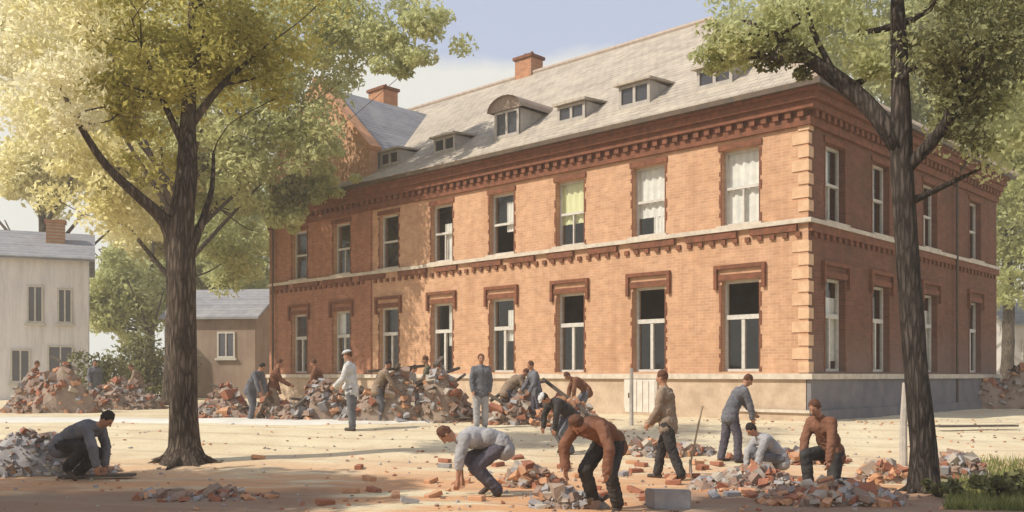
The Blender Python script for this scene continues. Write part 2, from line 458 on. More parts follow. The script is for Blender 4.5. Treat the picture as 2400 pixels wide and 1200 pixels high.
# pale trodden path across the yard in front of the building
def build_path():
    bm = bmesh.new()
    nS = 60; rows = []
    for i in range(nS+1):
        t = i/nS
        x = -16 + 14.5*t
        yc = 25.4 - .5*t + .25*math.sin(t*7)
        hw = 1.0 + .25*math.sin(t*11)
        rows.append([bm.verts.new((x, yc + e, ground_z(x, yc+e) + .05 if abs(e) < hw else ground_z(x, yc+e) - .02)) for e in (-hw*1.15, -hw*.9, 0, hw*.9, hw*1.15)])
    for a, b_ in zip(rows, rows[1:]):
        for k in range(4): bm.faces.new((a[k], b_[k], b_[k+1], a[k+1]))
    tag(obj('path', bm, simple('pale_path_gravel', (.70, .67, .60), (.60, .56, .48), 2), smooth=True), 'pale gravel path crossing the yard', 'path', kind='structure')
build_path()

# ================================================================== BRICK BUILDING
ANG = math.atan2(.723, .691)
B0 = Vector((7.9, 25.0, 0.0))
LEN, WID = 26.4, 15.8
ZB = 0.40
E = CAMZ
Z_WT = 1.70; Z_ST = 5.80; Z_CO = 8.42; Z_EV = 9.36; Z_RG = 15.3
building = empty('brick_building', (B0.x, B0.y, 0), ANG,
    'large two storey brick building with pale tiled roof and dark red cornice', 'building')
PL = lambda a, d, z: (-d, a, z)
PR = lambda a, d, z: (a, -d, z)
def b2w(x, y, z=0.0):
    return Matrix.Rotation(ANG, 3, 'Z') @ Vector((x, y, z)) + Vector((B0.x, B0.y, 0))

WIN_L = [2.04 + 3.13*i for i in range(8)]
WIN_R = [1.62, 4.75, 8.8, 13.3]
LOW = (1.83, 4.42); UP = (5.98, 8.12)
def openings(cs, w):
    o = []
    for c in cs:
        o.append((c-w/2, c+w/2, LOW[0], LOW[1])); o.append((c-w/2, c+w/2, UP[0], UP[1]))
    return o

def wall(bm, P, a1, z0, z1, ops, thick=.42, a0=0.0, split=None):
    As = sorted(set([a0, a1] + ([split] if split else []) + [v for o in ops for v in o[:2]])); Zs = sorted(set([z0, z1] + [v for o in ops for v in o[2:]]))
    for i in range(len(As)-1):
        for j in range(len(Zs)-1):
            ca, cz = (As[i]+As[i+1])/2, (Zs[j]+Zs[j+1])/2
            if any(o[0] < ca < o[1] and o[2] < cz < o[3] for o in ops): continue
            for d in (0, -thick):
                quad(bm, [P(As[i], d, Zs[j]), P(As[i+1], d, Zs[j]), P(As[i+1], d, Zs[j+1]), P(As[i], d, Zs[j+1])], 1 if (split and ca > split) else 0)
    for o in ops:
        a, b_, c, e = o
        quad(bm, [P(a, 0, c), P(a, -thick, c), P(a, -thick, e), P(a, 0, e)])
        quad(bm, [P(b_, 0, c), P(b_, -thick, c), P(b_, -thick, e), P(b_, 0, e)])
        quad(bm, [P(a, 0, c), P(b_, 0, c), P(b_, -thick, c), P(a, -thick, c)])
        quad(bm, [P(a, 0, e), P(b_, 0, e), P(b_, -thick, e), P(a, -thick, e)])

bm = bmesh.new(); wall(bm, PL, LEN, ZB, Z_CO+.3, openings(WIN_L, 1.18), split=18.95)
# gable wall at the far end and its triangle
quad(bm, [(0, LEN, ZB), (WID, LEN, ZB), (WID, LEN, Z_EV), (0, LEN, Z_EV)])
f = bm.faces.new([bm.verts.new(v) for v in ((0, LEN, Z_EV), (WID, LEN, Z_EV), (WID/2, LEN, Z_RG-.1))])
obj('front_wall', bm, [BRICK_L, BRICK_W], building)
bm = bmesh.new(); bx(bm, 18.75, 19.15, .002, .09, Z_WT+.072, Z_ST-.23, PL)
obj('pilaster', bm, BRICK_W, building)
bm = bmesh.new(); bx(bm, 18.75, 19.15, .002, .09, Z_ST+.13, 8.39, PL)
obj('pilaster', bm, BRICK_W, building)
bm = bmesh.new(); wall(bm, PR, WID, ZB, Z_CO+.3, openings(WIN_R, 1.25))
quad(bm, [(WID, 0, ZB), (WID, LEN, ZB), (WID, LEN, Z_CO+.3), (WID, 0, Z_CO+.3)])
obj('side_wall', bm, BRICK_SHADE, building)
# rooms behind the openings
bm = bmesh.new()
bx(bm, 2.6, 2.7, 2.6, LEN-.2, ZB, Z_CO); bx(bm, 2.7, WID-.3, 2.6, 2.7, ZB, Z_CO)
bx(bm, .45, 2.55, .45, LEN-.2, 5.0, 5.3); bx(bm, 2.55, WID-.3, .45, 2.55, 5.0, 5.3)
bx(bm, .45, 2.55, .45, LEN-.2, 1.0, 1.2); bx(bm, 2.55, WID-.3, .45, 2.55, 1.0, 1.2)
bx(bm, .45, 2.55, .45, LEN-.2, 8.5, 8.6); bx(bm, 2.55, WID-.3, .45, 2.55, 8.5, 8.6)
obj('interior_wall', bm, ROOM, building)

# plinth
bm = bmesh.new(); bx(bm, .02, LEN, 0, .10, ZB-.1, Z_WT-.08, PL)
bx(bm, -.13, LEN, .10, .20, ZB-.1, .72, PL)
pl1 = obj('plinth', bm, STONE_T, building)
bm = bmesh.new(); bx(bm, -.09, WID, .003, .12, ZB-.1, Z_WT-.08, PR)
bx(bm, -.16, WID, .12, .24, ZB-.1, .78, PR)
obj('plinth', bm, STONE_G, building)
bm = bmesh.new(); bx(bm, -.20, LEN, 0, .20, Z_WT-.08, Z_WT+.07, PL); bx(bm, .003, WID, .004, .197, Z_WT-.083, Z_WT+.067, PR)
bx(bm, -.16, 2.3, .20, .27, .72, .80, PL)
obj('water_table', bm, STONE, building)
# string course: pale ledge over a broken red band
bm = bmesh.new(); bx(bm, -.14, LEN, 0, .14, Z_ST, Z_ST+.12, PL); bx(bm, .003, WID, .004, .137, Z_ST+.003, Z_ST+.117, PR)
obj('string_course', bm, STONE, building)
bm = bmesh.new()
a = .3
while a < LEN-1:
    l = random.uniform(1.1, 2.0); bx(bm, a, min(a+l, LEN), 0, .10, Z_ST-.20, Z_ST-.002, PL); a += l + random.uniform(.35, .9)
bx(bm, .02, WID, 0, .10, Z_ST-.22, Z_ST-.002, PR)
for P, L, st in ((PL, LEN, 0), (PR, WID, .1)):
    a = .2
    while a < L-.3:
        bx(bm, a, a+.14, 0.001, .075, Z_ST-.36, Z_ST-.222, P); a += .38
obj('brick_band', bm, BRICK_D, building)
# cornice in stepped brick with dentils
bm = bmesh.new()
for k, (z0, z1, d) in enumerate(((8.40, 8.62, .10), (8.80, 9.0, .26), (9.0, 9.2, .38), (9.2, 9.34, .50))):
    bx(bm, -d, LEN, 0, d, z0, z1, PL); bx(bm, .002, WID, .002, d-.003, z0+.003, z1-.003, PR)
for P, L in ((PL, LEN), (PR, WID)):
    a = .05
    while a < L-.2:
        bx(bm, a, a+.17, .001, .20, 8.622, 8.798, P); a += .36
bx(bm, 0, LEN, 0, .08, 8.62, 8.80, PL); bx(bm, .01, WID, 0.001, .08, 8.621, 8.799, PR)
obj('cornice', bm, BRICK_D, building)
bm = bmesh.new()
bx(bm, -.62, LEN+.1, .51, .63, 9.27, 9.41, PL); bx(bm, -.50, WID+.3, .51, .63, 9.272, 9.405, PR)
obj('gutter', bm, DARKMETAL, building)
for P, a in ((PL, LEN-.5), (PR, 11.0)):
    bm = bmesh.new(); tube_pts = [P(a, .14, .6), P(a, .14, 8.7), P(a, .55, 9.25)]
    capsule(bm, tube_pts[0], tube_pts[1], .05, .05, 8); capsule(bm, tube_pts[1], tube_pts[2], .05, .05, 8)
    obj('downpipe', bm, DARKMETAL, building)
# quoins
bm = bmesh.new(); z = 1.80; k = 0
while z < 8.3:
    if z > Z_ST and k < 100:
        obj('quoin', bm, QUOIN, building); bm = bmesh.new(); k += 100
    if not (Z_ST-.4 < z < Z_ST+.1):
        l = .46 if k % 2 else .28
        l2 = .30 if k % 2 else .5
        bx(bm, -.028, l2*.5, -.028, l, z, z+.29)
    z += .36; k += 1
obj('quoin', bm, QUOIN, building)

# roof: hip at the near end, gable at the far end
def roof():
    t = .12
    ov = .52
    sl_ = (Z_RG-Z_EV)/(WID/2)
    ze = Z_EV - ov*sl_*0.0
    A = [(-ov, -ov, ze), (WID+ov, -ov, ze), (WID+ov, LEN+.25, ze), (-ov, LEN+.25, ze), (WID/2, WID/2, Z_RG), (WID/2, LEN+.25, Z_RG)]
    bm = bmesh.new()
    up = [bm.verts.new((x, y, z+t)) for x, y, z in A]; lo = [bm.verts.new(v) for v in A]
    for q in ((0, 4, 5, 3), (0, 1, 4), (1, 2, 5, 4)):
        bm.faces.new([up[i] for i in q]); bm.faces.new([lo[i] for i in q])
    for i, j in ((0, 1), (1, 2), (2, 5), (5, 3), (3, 0)):
        bm.faces.new((up[i], up[j], lo[j], lo[i]))
    r = obj('roof', bm, ROOF, building)
    bm = bmesh.new()
    capsule(bm, (WID/2, WID/2, Z_RG+.14), (WID/2, LEN+.2, Z_RG+.14), .13, .13, 8)
    capsule(bm, (-ov, -ov, ze+.14), (WID/2, WID/2, Z_RG+.14), .11, .11, 8)
    capsule(bm, (WID+ov, -ov, ze+.14), (WID/2, WID/2, Z_RG+.14), .11, .11, 8)
    obj('ridge_tile', bm, simple('ridge_tile_clay', (.46, .38, .31), (.36, .28, .23), 4), r)
    return sl_, r
SLOPE, ROOFO = roof()
def roof_z(x): return Z_EV + .12 + (x + .52)*(Z_RG-Z_EV)/(WID/2+.52)

DORMP = simple('dormer_paint', (.44, .40, .35), (.34, .31, .28), 4)
# dormers with paired lights
DORM = [(3.2, 0), (6.1, 1), (8.7, 0), (11.7, 2), (15.0, 0), (18.3, 0)]
for t_, kind in DORM:
    x0 = .55; zb = roof_z(x0); h = .70 if kind == 1 else .58; hw = .60
    if kind == 2: h = .95
    bm = bmesh.new()
    ztop = zb + h
    xb = x0 + (h+.1)*(WID/2+.52)/(Z_RG-Z_EV)
    # cheeks and face frame
    for s_ in (-1, 1):
        y = t_ + s_*hw
        f = [(x0, y, zb-.05), (x0, y, ztop), (xb, y, ztop)]
        f2 = [(x0, y - s_*.08, zb-.05), (x0, y - s_*.08, ztop), (xb, y - s_*.08, ztop)]
        va = [bm.verts.new(v) for v in f]; vb = [bm.verts.new(v) for v in f2]
        bm.faces.new(va); bm.faces.new(vb)
        for i in range(3):
            j = (i+1) % 3; bm.faces.new((va[i], va[j], vb[j], vb[i]))
    bx(bm, x0-.03, x0+.06, t_-hw, t_+hw, zb-.05, zb+.10)
    bx(bm, x0-.03, x0+.06, t_-hw, t_+hw, ztop-.09, ztop-.002)
    for yy in (t_-hw, t_-.05, t_+hw-.10): bx(bm, x0-.032, x0+.058, yy, yy+.10, zb+.101, ztop-.091)
    d = obj('dormer', bm, DORMP, building)
    bm = bmesh.new()
    if kind == 2:
        n_ = 10
        pr = [(t_ - (hw+.22)*math.cos(math.pi*i/n_), ztop + .50*math.sin(math.pi*i/n_)) for i in range(n_+1)]
        for i in range(n_):
            (y0_, z0_), (y1_, z1_) = pr[i], pr[i+1]
            vs = [bm.verts.new(v) for v in ((x0-.2, y0_, z0_), (x0-.2, y1_, z1_), (x0+2.0, y1_, z1_), (x0+2.0, y0_, z0_))]
            bm.faces.new(vs)
        bm.faces.new([bm.verts.new((x0-.08, y, z)) for y, z in pr])
    else:
        vs = [(x0-.18, t_-hw-.12, ztop), (x0-.18, t_+hw+.12, ztop), (xb+.35, t_+hw+.12, ztop+.12), (xb+.35, t_-hw-.12, ztop+.12)]
        va = [bm.verts.new(v) for v in vs]; vb = [bm.verts.new((v[0], v[1], v[2]+.07)) for v in vs]
        bm.faces.new(va); bm.faces.new(vb)
        for i in range(4): bm.faces.new((va[i], va[(i+1) % 4], vb[(i+1) % 4], vb[i]))
    obj('dormer_roof', bm, simple('hood_tile', (.33, .26, .2), (.27, .2, .16), 4) if kind == 2 else ROOF, d)
    bm = bmesh.new(); bx(bm, x0+.02, x0+.03, t_-hw+.09, t_+hw-.09, zb+.08, ztop-.08)
    pm, pn, pb = mat('dormer_glass'); pb.inputs['Base Color'].default_value = (.05, .05, .06, 1); pb.inputs['Roughness'].default_value = .12
    obj('pane', bm, pm, d)

# cross gable near the far end of the front
def gable():
    y0, y1, zt, zs, zp = 18.9, LEN-.05, Z_EV, 10.9, 14.35
    ym = (y0+y1)/2
    bm = bmesh.new()
    pts = [(y0, 9.35), (y0, zs), (ym, zp), (y1, zs), (y1, 9.35)]
    va = [bm.verts.new((-.04, y, z)) for y, z in pts]; vb = [bm.verts.new((.40, y, z)) for y, z in pts]
    bm.faces.new(va); bm.faces.new(vb)
    for i in range(5): bm.faces.new((va[i], va[(i+1) % 5], vb[(i+1) % 5], vb[i]))
    g = obj('gable', bm, BRICK_L, building)
    bm = bmesh.new()
    for sgn, ya in ((1, y0), (-1, y1)):
        d_ = Vector((0, ym-ya, zp-zs)); L = d_.length; ang = math.atan2(d_.z, d_.y)
        c = Vector((.18, (ya+ym)/2, (zs+zp)/2 + .14))
        obox(bm, c, (.62, L+.25, .20), Euler((ang if sgn > 0 else ang, 0, 0)).to_matrix())
    obj('coping', bm, simple('coping_brick', (.62, .33, .19), (.5, .26, .15), 5), g)
    bm = bmesh.new(); bx(bm, -.06, .02, ym-.45, ym+.45, 10.4, 11.9)
    obj('gable_window', bm, simple('louvre_paint', (.16, .15, .15), (.1, .1, .1), 9), g)
    # cross roof running back into the main slope
    bm = bmesh.new()
    xr = (zp-.1-Z_EV-.12)*(WID/2+.52)/(Z_RG-Z_EV) + .5
    xe = (zs-Z_EV-.12)*(WID/2+.52)/(Z_RG-Z_EV) + .5
    a_ = [(.41, y0+.05, zs-.02), (.41, ym, zp-.05), (xr, ym, zp-.05), (xe-.3, y0+.05, zs-.02)]
    b_ = [(.41, y1-.05, zs-.02), (.41, ym, zp-.05), (xr, ym, zp-.05), (xe-.3, y1-.05, zs-.02)]
    quad(bm, a_); quad(bm, b_)
    quad(bm, [(.41, y0+.06, 9.4), (.41, y0+.06, zs-.02), (xe-.2, y0+.06, zs-.02)][:3])
    obj('gable_roof', bm, ROOF_G, g)
gable()

def chimney(x, y, z0, z1, wx, wy):
    bm = bmesh.new(); bx(bm, x-wx/2, x+wx/2, y-wy/2, y+wy/2, z0, z1)
    c = obj('chimney', bm, BRICK_C, building)
    bm = bmesh.new(); bx(bm, x-wx/2-.08, x+wx/2+.08, y-wy/2-.08, y+wy/2+.08, z1+.002, z1+.14)
    for s_ in (-.2, .2): capsule(bm, (x, y+s_, z1+.1), (x, y+s_, z1+.32), .09, .075, 8)
    obj('chimney_cap', bm, BRICK_D, c)
chimney(WID/2+.2, 17.6, 14.4, 16.15, .8, 1.0)
chimney(6.0, 25.6, 12.8, 15.9, .9, 1.2)

# windows
def window(P, c, wd, z0, z1, low, style):
    bm = bmesh.new()
    a0, a1 = c-wd/2+.002, c+wd/2-.002
    d0, d1 = -.26, -.18
    fw = .075
    zt = z0 + (z1-z0)*.60                                    # transom
    z0 += .002; z1 -= .002
    bx(bm, a0, a0+fw, d0, d1, z0, z1, P); bx(bm, a1-fw, a1, d0, d1, z0, z1, P)
    bx(bm, a0+fw, a1-fw, d0, d1, z0, z0+fw, P); bx(bm, a0+fw, a1-fw, d0, d1, z1-fw, z1, P)
    if low:
        bx(bm, a0+fw, a1-fw, d0, d1+.03, zt-.07, zt+.06, P)
        bx(bm, c-.05, c+.05, d0, d1+.015, z0+fw, zt-.07, P)
    else:
        zm = (z0+z1)/2
        bx(bm, a0+fw, a1-fw, d0, d1+.02, zm-.04, zm+.04, P)
        if style % 2 == 0: bx(bm, c-.025, c+.025, d0, d1, z0+fw, zm-.04, P)
    wdw = obj('window', bm, FRAME, building)
    bm = bmesh.new()
    def pq(p, q, u, v):
        pts = [P(p, -.22, u), P(q, -.22, u), P(q, -.22, v), P(p, -.22, v)]
        quad(bm, pts[::-1] if P is PL else pts)
    if low and style in (0, 1, 2):                            # upper light empty: black opening
        pq(a0+fw, a1-fw, z0+fw, zt-.07)
    elif style == 3 and not low:
        zm = (z0+z1)/2
        pq(a0+fw, a1-fw, zm+.04, z1-fw)
    else:
        pq(a0+fw, a1-fw, z0+fw, z1-fw)
    obj('pane', bm, GLASS, wdw, recalc=False)
    bm = bmesh.new(); bx(bm, a0-.12, a1+.12, .002, .11, z0-.10, z0-.004, P)
    if low: pass
    if not low: obj('sill', bm, STONE, wdw)
    else: bm.free()
    # lintel, hood and toothed jambs in red brick
    bm = bmesh.new(); bx(bm, a0-.10, a1+.10, .002, .05, z1+.004, z1+.17, P)
    obj('lintel', bm, BRICK_D, wdw)
    if low:
        bm = bmesh.new()
        prof = [(a0-.22, z1-.25), (a0-.12, z1-.25), (a0-.12, z1+.33), (a1+.12, z1+.33), (a1+.12, z1-.25), (a1+.22, z1-.25), (a1+.22, z1+.44), (a0-.22, z1+.44)]
        va = [bm.verts.new(P(x, .002, z)) for x, z in prof]; vb = [bm.verts.new(P(x, .10, z)) for x, z in prof]
        for vv in (va, vb):
            for q in ((0, 1, 2, 7), (2, 3, 6, 7), (3, 4, 5, 6)): bm.faces.new([vv[t_] for t_ in q])
        for t_ in range(8): bm.faces.new((va[t_], va[(t_+1) % 8], vb[(t_+1) % 8], vb[t_]))
        obj('hood', bm, BRICK_D, wdw)
    for sd in (-1, 1):
        bm = bmesh.new(); e_ = a0-.003 if sd < 0 else a1+.003
        z = z0; prev = None
        while z < z1-.13:
            o_ = e_ + sd*(random.choice((.03, .08)) + random.uniform(-.008, .008))
            quad(bm, [P(e_, .016, z), P(o_, .016, z), P(o_, .016, z+.13), P(e_, .016, z+.13)])
            quad(bm, [P(o_, .016, z), P(o_, .002, z), P(o_, .002, z+.13), P(o_, .016, z+.13)])
            quad(bm, [P(e_, .016, z), P(e_, .002, z), P(e_, .002, z+.13), P(e_, .016, z+.13)])
            z += .13
        bmesh.ops.remove_doubles(bm, verts=bm.verts[:], dist=.0005)
        obj('jamb', bm, BRICK_D, wdw)
    return wdw

def curtain(wdw, P, c, wd, z0, z1, m, side=0, frac=.55):
    bm = bmesh.new()
    a0 = c - wd/2 + .06; a1 = c + wd/2 - .06
    if side < 0: a1 = a0 + (a1-a0)*frac
    if side > 0: a0 = a1 - (a1-a0)*frac
    n_ = 14; rows = []
    for i in range(n_+1):
        a_ = a0 + (a1-a0)*i/n_; dd = -.31 + .035*math.sin(i*1.9)
        rows.append((bm.verts.new(P(a_, dd, z0)), bm.verts.new(P(a_, dd, z1))))
    for p, q in zip(rows, rows[1:]): bm.faces.new((p[0], q[0], q[1], p[1]))
    obj('curtain', bm, m, wdw, smooth=True)

for i, c in enumerate(WIN_L):
    wl = window(PL, c, 1.18, LOW[0], LOW[1], True, i)
    wu = window(PL, c, 1.18, UP[0], UP[1], False, i)
    if i == 0: curtain(wu, PL, c, 1.18, UP[0], UP[1], CURTAIN, 0)
    if i == 1: curtain(wu, PL, c, 1.18, UP[0]+.6, UP[1], CURTAIN, 0); curtain(wu, PL, c, 1.18, UP[0], UP[0]+.6, CURTAIN, -1, .5)
    if i == 2: curtain(wu, PL, c, 1.18, UP[0]+.75, UP[1], REFLECT_G, 0)  # sheet carrying the painted green reflection
    if i == 3: curtain(wu, PL, c, 1.18, UP[0]+.8, UP[1]-.3, CURTAIN, -1, .5)
    if i == 4: curtain(wu, PL, c, 1.18, UP[0], UP[1]-.7, CURTAIN, -1, .6)
    if i == 3: curtain(wl, PL, c, 1.18, LOW[0]+1.1, LOW[1]-.4, CURTAIN, -1, .45)
    if i == 6: curtain(wl, PL, c, 1.18, LOW[0]+1.5, LOW[1], CURTAIN, 1, .4)
    if i == 4: curtain(wl, PL, c, 1.18, LOW[0]+1.0, LOW[1], CURTAIN, -1, .4)
for i, c in enumerate(WIN_R):
    wl = window(PR, c, 1.25, LOW[0], LOW[1], True, 5+i)
    wu = window(PR, c, 1.25, UP[0], UP[1], False, 4+i)
    curtain(wu, PR, c, 1.25, UP[0], UP[1], CURTAIN, -1, .6)
    if i % 2 == 0: curtain(wl, PR, c, 1.25, LOW[0]+.3, LOW[1]-.5, CURTAIN, 1, .5)
# pale cellar door in the plinth
bm = bmesh.new(); bx(bm, 4.75, 5.95, .102, .19, .55, 1.6, PL)
for k in range(5): bx(bm, 4.80+.225*k, 5.00+.225*k, .191, .215, .60, 1.56, PL)
cd = obj('cellar_door', bm, simple('white_door_paint', (.66, .61, .54), (.56, .5, .43), 4), building)
bm = bmesh.new(); capsule(bm, PL(5.75, .23, 1.05), PL(5.75, .23, 1.17), .02, .02, 8); obj('handle', bm, DARKMETAL, cd)

# ================================================================== OTHER BUILDINGS
def house(name, label, loc, rz, w_, d_, h, rh, wallm, roofm, wins, chim=None, group=None, ridge='x'):
    root = empty(name, loc, rz, label, 'house', group)
    bm = bmesh.new()
    bx(bm, -w_/2, w_/2, -d_/2, d_/2, -.3, h)
    if ridge == 'y':
        for y in (-d_/2, d_/2):
            bm.faces.new([bm.verts.new(v) for v in ((-w_/2, y, h), (w_/2, y, h), (0, y, h+rh))])
    else:
        for x in (-w_/2, w_/2):
            bm.faces.new([bm.verts.new(v) for v in ((x, -d_/2, h), (x, d_/2, h), (x, 0, h+rh))])
    obj('wall', bm, wallm, root)
    bm = bmesh.new(); o_ = .3; t = .14
    if ridge == 'x':
        k = rh/(d_/2)
        for s_ in (-1, 1):
            A = [(-w_/2-o_, s_*(d_/2+o_), h-o_*k), (w_/2+o_, s_*(d_/2+o_), h-o_*k), (w_/2+o_, 0, h+rh), (-w_/2-o_, 0, h+rh)]
            va = [bm.verts.new((x, y, z+.01)) for x, y, z in A]; vb = [bm.verts.new((x, y, z+t)) for x, y, z in A]
            bm.faces.new(va); bm.faces.new(vb)
            for i in range(4): bm.faces.new((va[i], va[(i+1) % 4], vb[(i+1) % 4], vb[i]))
    else:
        k = rh/(w_/2)
        for s_ in (-1, 1):
            A = [(s_*(w_/2+o_), -d_/2-o_, h-o_*k), (s_*(w_/2+o_), d_/2+o_, h-o_*k), (0, d_/2+o_, h+rh), (0, -d_/2-o_, h+rh)]
            va = [bm.verts.new((x, y, z+.01)) for x, y, z in A]; vb = [bm.verts.new((x, y, z+t)) for x, y, z in A]
            bm.faces.new(va); bm.faces.new(vb)
            for i in range(4): bm.faces.new((va[i], va[(i+1) % 4], vb[(i+1) % 4], vb[i]))
    rf = obj('roof', bm, roofm, root)
    if chim:
        cx, cy, cz = chim; bm = bmesh.new(); bx(bm, cx-.45, cx+.45, cy-.35, cy+.35, h, cz); bx(bm, cx-.52, cx+.52, cy-.42, cy+.42, cz+.002, cz+.15)
        obj('chimney', bm, BRICK_C, rf)
    for (x, z, ww, hh) in wins:                                # on the -y face
        bm = bmesh.new()
        y = -d_/2
        for a_, b_, c_, e_ in ((x-ww/2, x-ww/2+.09, z, z+hh), (x+ww/2-.09, x+ww/2, z, z+hh), (x-ww/2+.09, x+ww/2-.09, z, z+.1), (x-ww/2+.09, x+ww/2-.09, z+hh-.1, z+hh), (x-.035, x+.035, z+.1, z+hh-.1)):
            bx(bm, a_, b_, y-.07, y-.005, c_, e_)
        bx(bm, x-ww/2-.1, x+ww/2+.1, y-.14, y-.005, z-.12, z-.003)
        wn = obj('window', bm, FRAME, root)
        bm = bmesh.new(); bx(bm, x-ww/2+.09, x+ww/2-.09, y-.03, y-.006, z+.1, z+hh-.1)
        pm, pn, pb = mat('house_glass'); pb.inputs['Base Color'].default_value = (.10, .10, .12, 1); pb.inputs['Roughness'].default_value = .15
        obj('pane', bm, pm, wn)
    return root
def plaster(name, c1, c2):
    m = simple(name, c1, c2, .8, bump=.15, bscale=14); n = m.node_tree; b = n.nodes['Principled BSDF']
    src = b.inputs['Base Color'].links[0].from_socket
    t = n.nodes.new('ShaderNodeTexCoord'); mp_ = n.nodes.new('ShaderNodeMapping'); mp_.inputs['Scale'].default_value = (1.6, 1.6, .2)
    z = n.nodes.new('ShaderNodeTexNoise'); z.inputs['Scale'].default_value = 1.4; z.inputs['Detail'].default_value = 8; z.inputs['Roughness'].default_value = .75
    n.links.new(t.outputs['Object'], mp_.inputs['Vector']); n.links.new(mp_.outputs[0], z.inputs['Vector'])
    r_ = n.nodes.new('ShaderNodeMapRange'); r_.inputs['From Min'].default_value = .46; r_.inputs['From Max'].default_value = .68; r_.inputs['To Max'].default_value = .5
    n.links.new(z.outputs['Fac'], r_.inputs['Value'])
    k = n.nodes.new('ShaderNodeMix'); k.data_type = 'RGBA'; n.links.new(r_.outputs[0], k.inputs[0]); n.links.new(src, k.inputs[6]); k.inputs[7].default_value = (*[v*.5 for v in c1], 1)
    n.links.new(k.outputs[2], b.inputs['Base Color'])
    return m
GREYP = plaster('grey_plaster', (.68, .66, .68), (.74, .71, .70))
BROWNP = plaster('brown_plaster', (.34, .26, .20), (.27, .19, .15))
p = at(60, 46, .4)
house('grey_house', 'pale grey plastered house with narrow dark windows at the left edge', (p.x-3.3, 50, .45), R(24), 8.4, 8, 7.2, 1.7, GREYP, ROOF_G,
      [(1.75, 3.9, .75, 1.9), (3.1, 3.9, .7, 1.8), (2.9, .5, 1.2, 2.3), (1.1, .9, .9, 1.7), (-.6, 3.9, .8, 1.9)], chim=(2.6, -1.6, 9.3))
p = at(520, 50, .45)
house('brown_cottage', 'small brown cottage with grey slate roof between the tree trunk and the brick building', (p.x-.2, 53, .45), R(-8), 5.0, 6, 4.4, 1.6, BROWNP, ROOF_G,
      [(-1.3, 2.3, .7, 1.3), (.9, 2.2, 1.0, 1.4)], ridge='x')
p = at(2420, 62, .45)
house('distant_house', 'pale grey house seen beyond the right end of the brick building', (p.x+.6, 64, .45), R(10), 7, 6, 4.6, 1.5, simple('pale_render', (.52, .48, .45), (.45, .42, .40), 1), ROOF_G,
      [(-2.2, 2.0, .9, 1.6), (.4, 2.0, .9, 1.6)])

# ================================================================== TREES
def barkmat(name, c1, c2):
    m, n, b = mat(name)
    t = n.nodes.new('ShaderNodeTexCoord'); mp_ = n.nodes.new('ShaderNodeMapping'); mp_.inputs['Scale'].default_value = (9, 9, 1.5)
    n.links.new(t.outputs['Object'], mp_.inputs['Vector'])
    v = n.nodes.new('ShaderNodeTexVoronoi'); v.feature = 'DISTANCE_TO_EDGE'; v.inputs['Scale'].default_value = 1.6
    z = n.nodes.new('ShaderNodeTexNoise'); z.inputs['Scale'].default_value = 1.2; z.inputs['Detail'].default_value = 8; z.inputs['Roughness'].default_value = .7
    z2 = n.nodes.new('ShaderNodeTexNoise'); z2.inputs['Scale'].default_value = 1.3; z2.inputs['Detail'].default_value = 4
    n.links.new(mp_.outputs[0], z.inputs['Vector']); n.links.new(t.outputs['Object'], z2.inputs['Vector'])
    wp = n.nodes.new('ShaderNodeVectorMath'); wp.operation = 'ADD'; n.links.new(mp_.outputs[0], wp.inputs[0]); n.links.new(z.outputs['Color'], wp.inputs[1]); n.links.new(wp.outputs[0], v.inputs['Vector'])
    mr_ = n.nodes.new('ShaderNodeMapRange'); mr_.inputs['From Max'].default_value = .28; n.links.new(v.outputs['Distance'], mr_.inputs['Value'])
    ml = n.nodes.new('ShaderNodeMath'); ml.operation = 'MULTIPLY'; n.links.new(mr_.outputs[0], ml.inputs[0]); n.links.new(z.outputs['Fac'], ml.inputs[1])
    ml2 = n.nodes.new('ShaderNodeMath'); ml2.operation = 'MULTIPLY_ADD'; ml2.inputs[1].default_value = .8; n.links.new(z2.outputs['Fac'], ml2.inputs[0]); n.links.new(ml.outputs[0], ml2.inputs[2])
    r = n.nodes.new('ShaderNodeValToRGB'); r.color_ramp.elements[0].position = .35; r.color_ramp.elements[1].position = 1.0
    r.color_ramp.elements[0].color = (*c2, 1); r.color_ramp.elements[1].color = (*c1, 1)
    n.links.new(ml2.outputs[0], r.inputs['Fac']); n.links.new(r.outputs[0], b.inputs['Base Color'])
    bp = n.nodes.new('ShaderNodeBump'); bp.inputs['Strength'].default_value = 1.0; bp.inputs['Distance'].default_value = .05
    n.links.new(ml.outputs[0], bp.inputs['Height']); n.links.new(bp.outputs[0], b.inputs['Normal'])
    b.inputs['Roughness'].default_value = .95; b.inputs['Specular IOR Level'].default_value = .1
    return m
BARK_L = barkmat('bark_brown', (.20, .155, .12), (.045, .035, .028))
BARK_D = barkmat('bark_dark', (.13, .105, .09), (.028, .023, .02))
LEAF_OLIVE = leafmat('olive_leaf', (.33, .30, .10), (.48, .44, .13), (.62, .55, .19), .58)
LEAF_GREEN = leafmat('pale_green_leaf', (.42, .44, .20), (.57, .58, .29), (.70, .69, .38), .58)
LEAF_YELLOW = leafmat('yellow_leaf', (.70, .64, .30), (.82, .76, .44), (.90, .86, .60), .62)
LEAF_CREAM = leafmat('cream_leaf', (.80, .74, .45), (.88, .83, .58), (.92, .89, .70), .58)
LEAF_DEEP = leafmat('deep_green_leaf', (.09, .09, .04), (.18, .18, .075), (.34, .33, .15), .3)

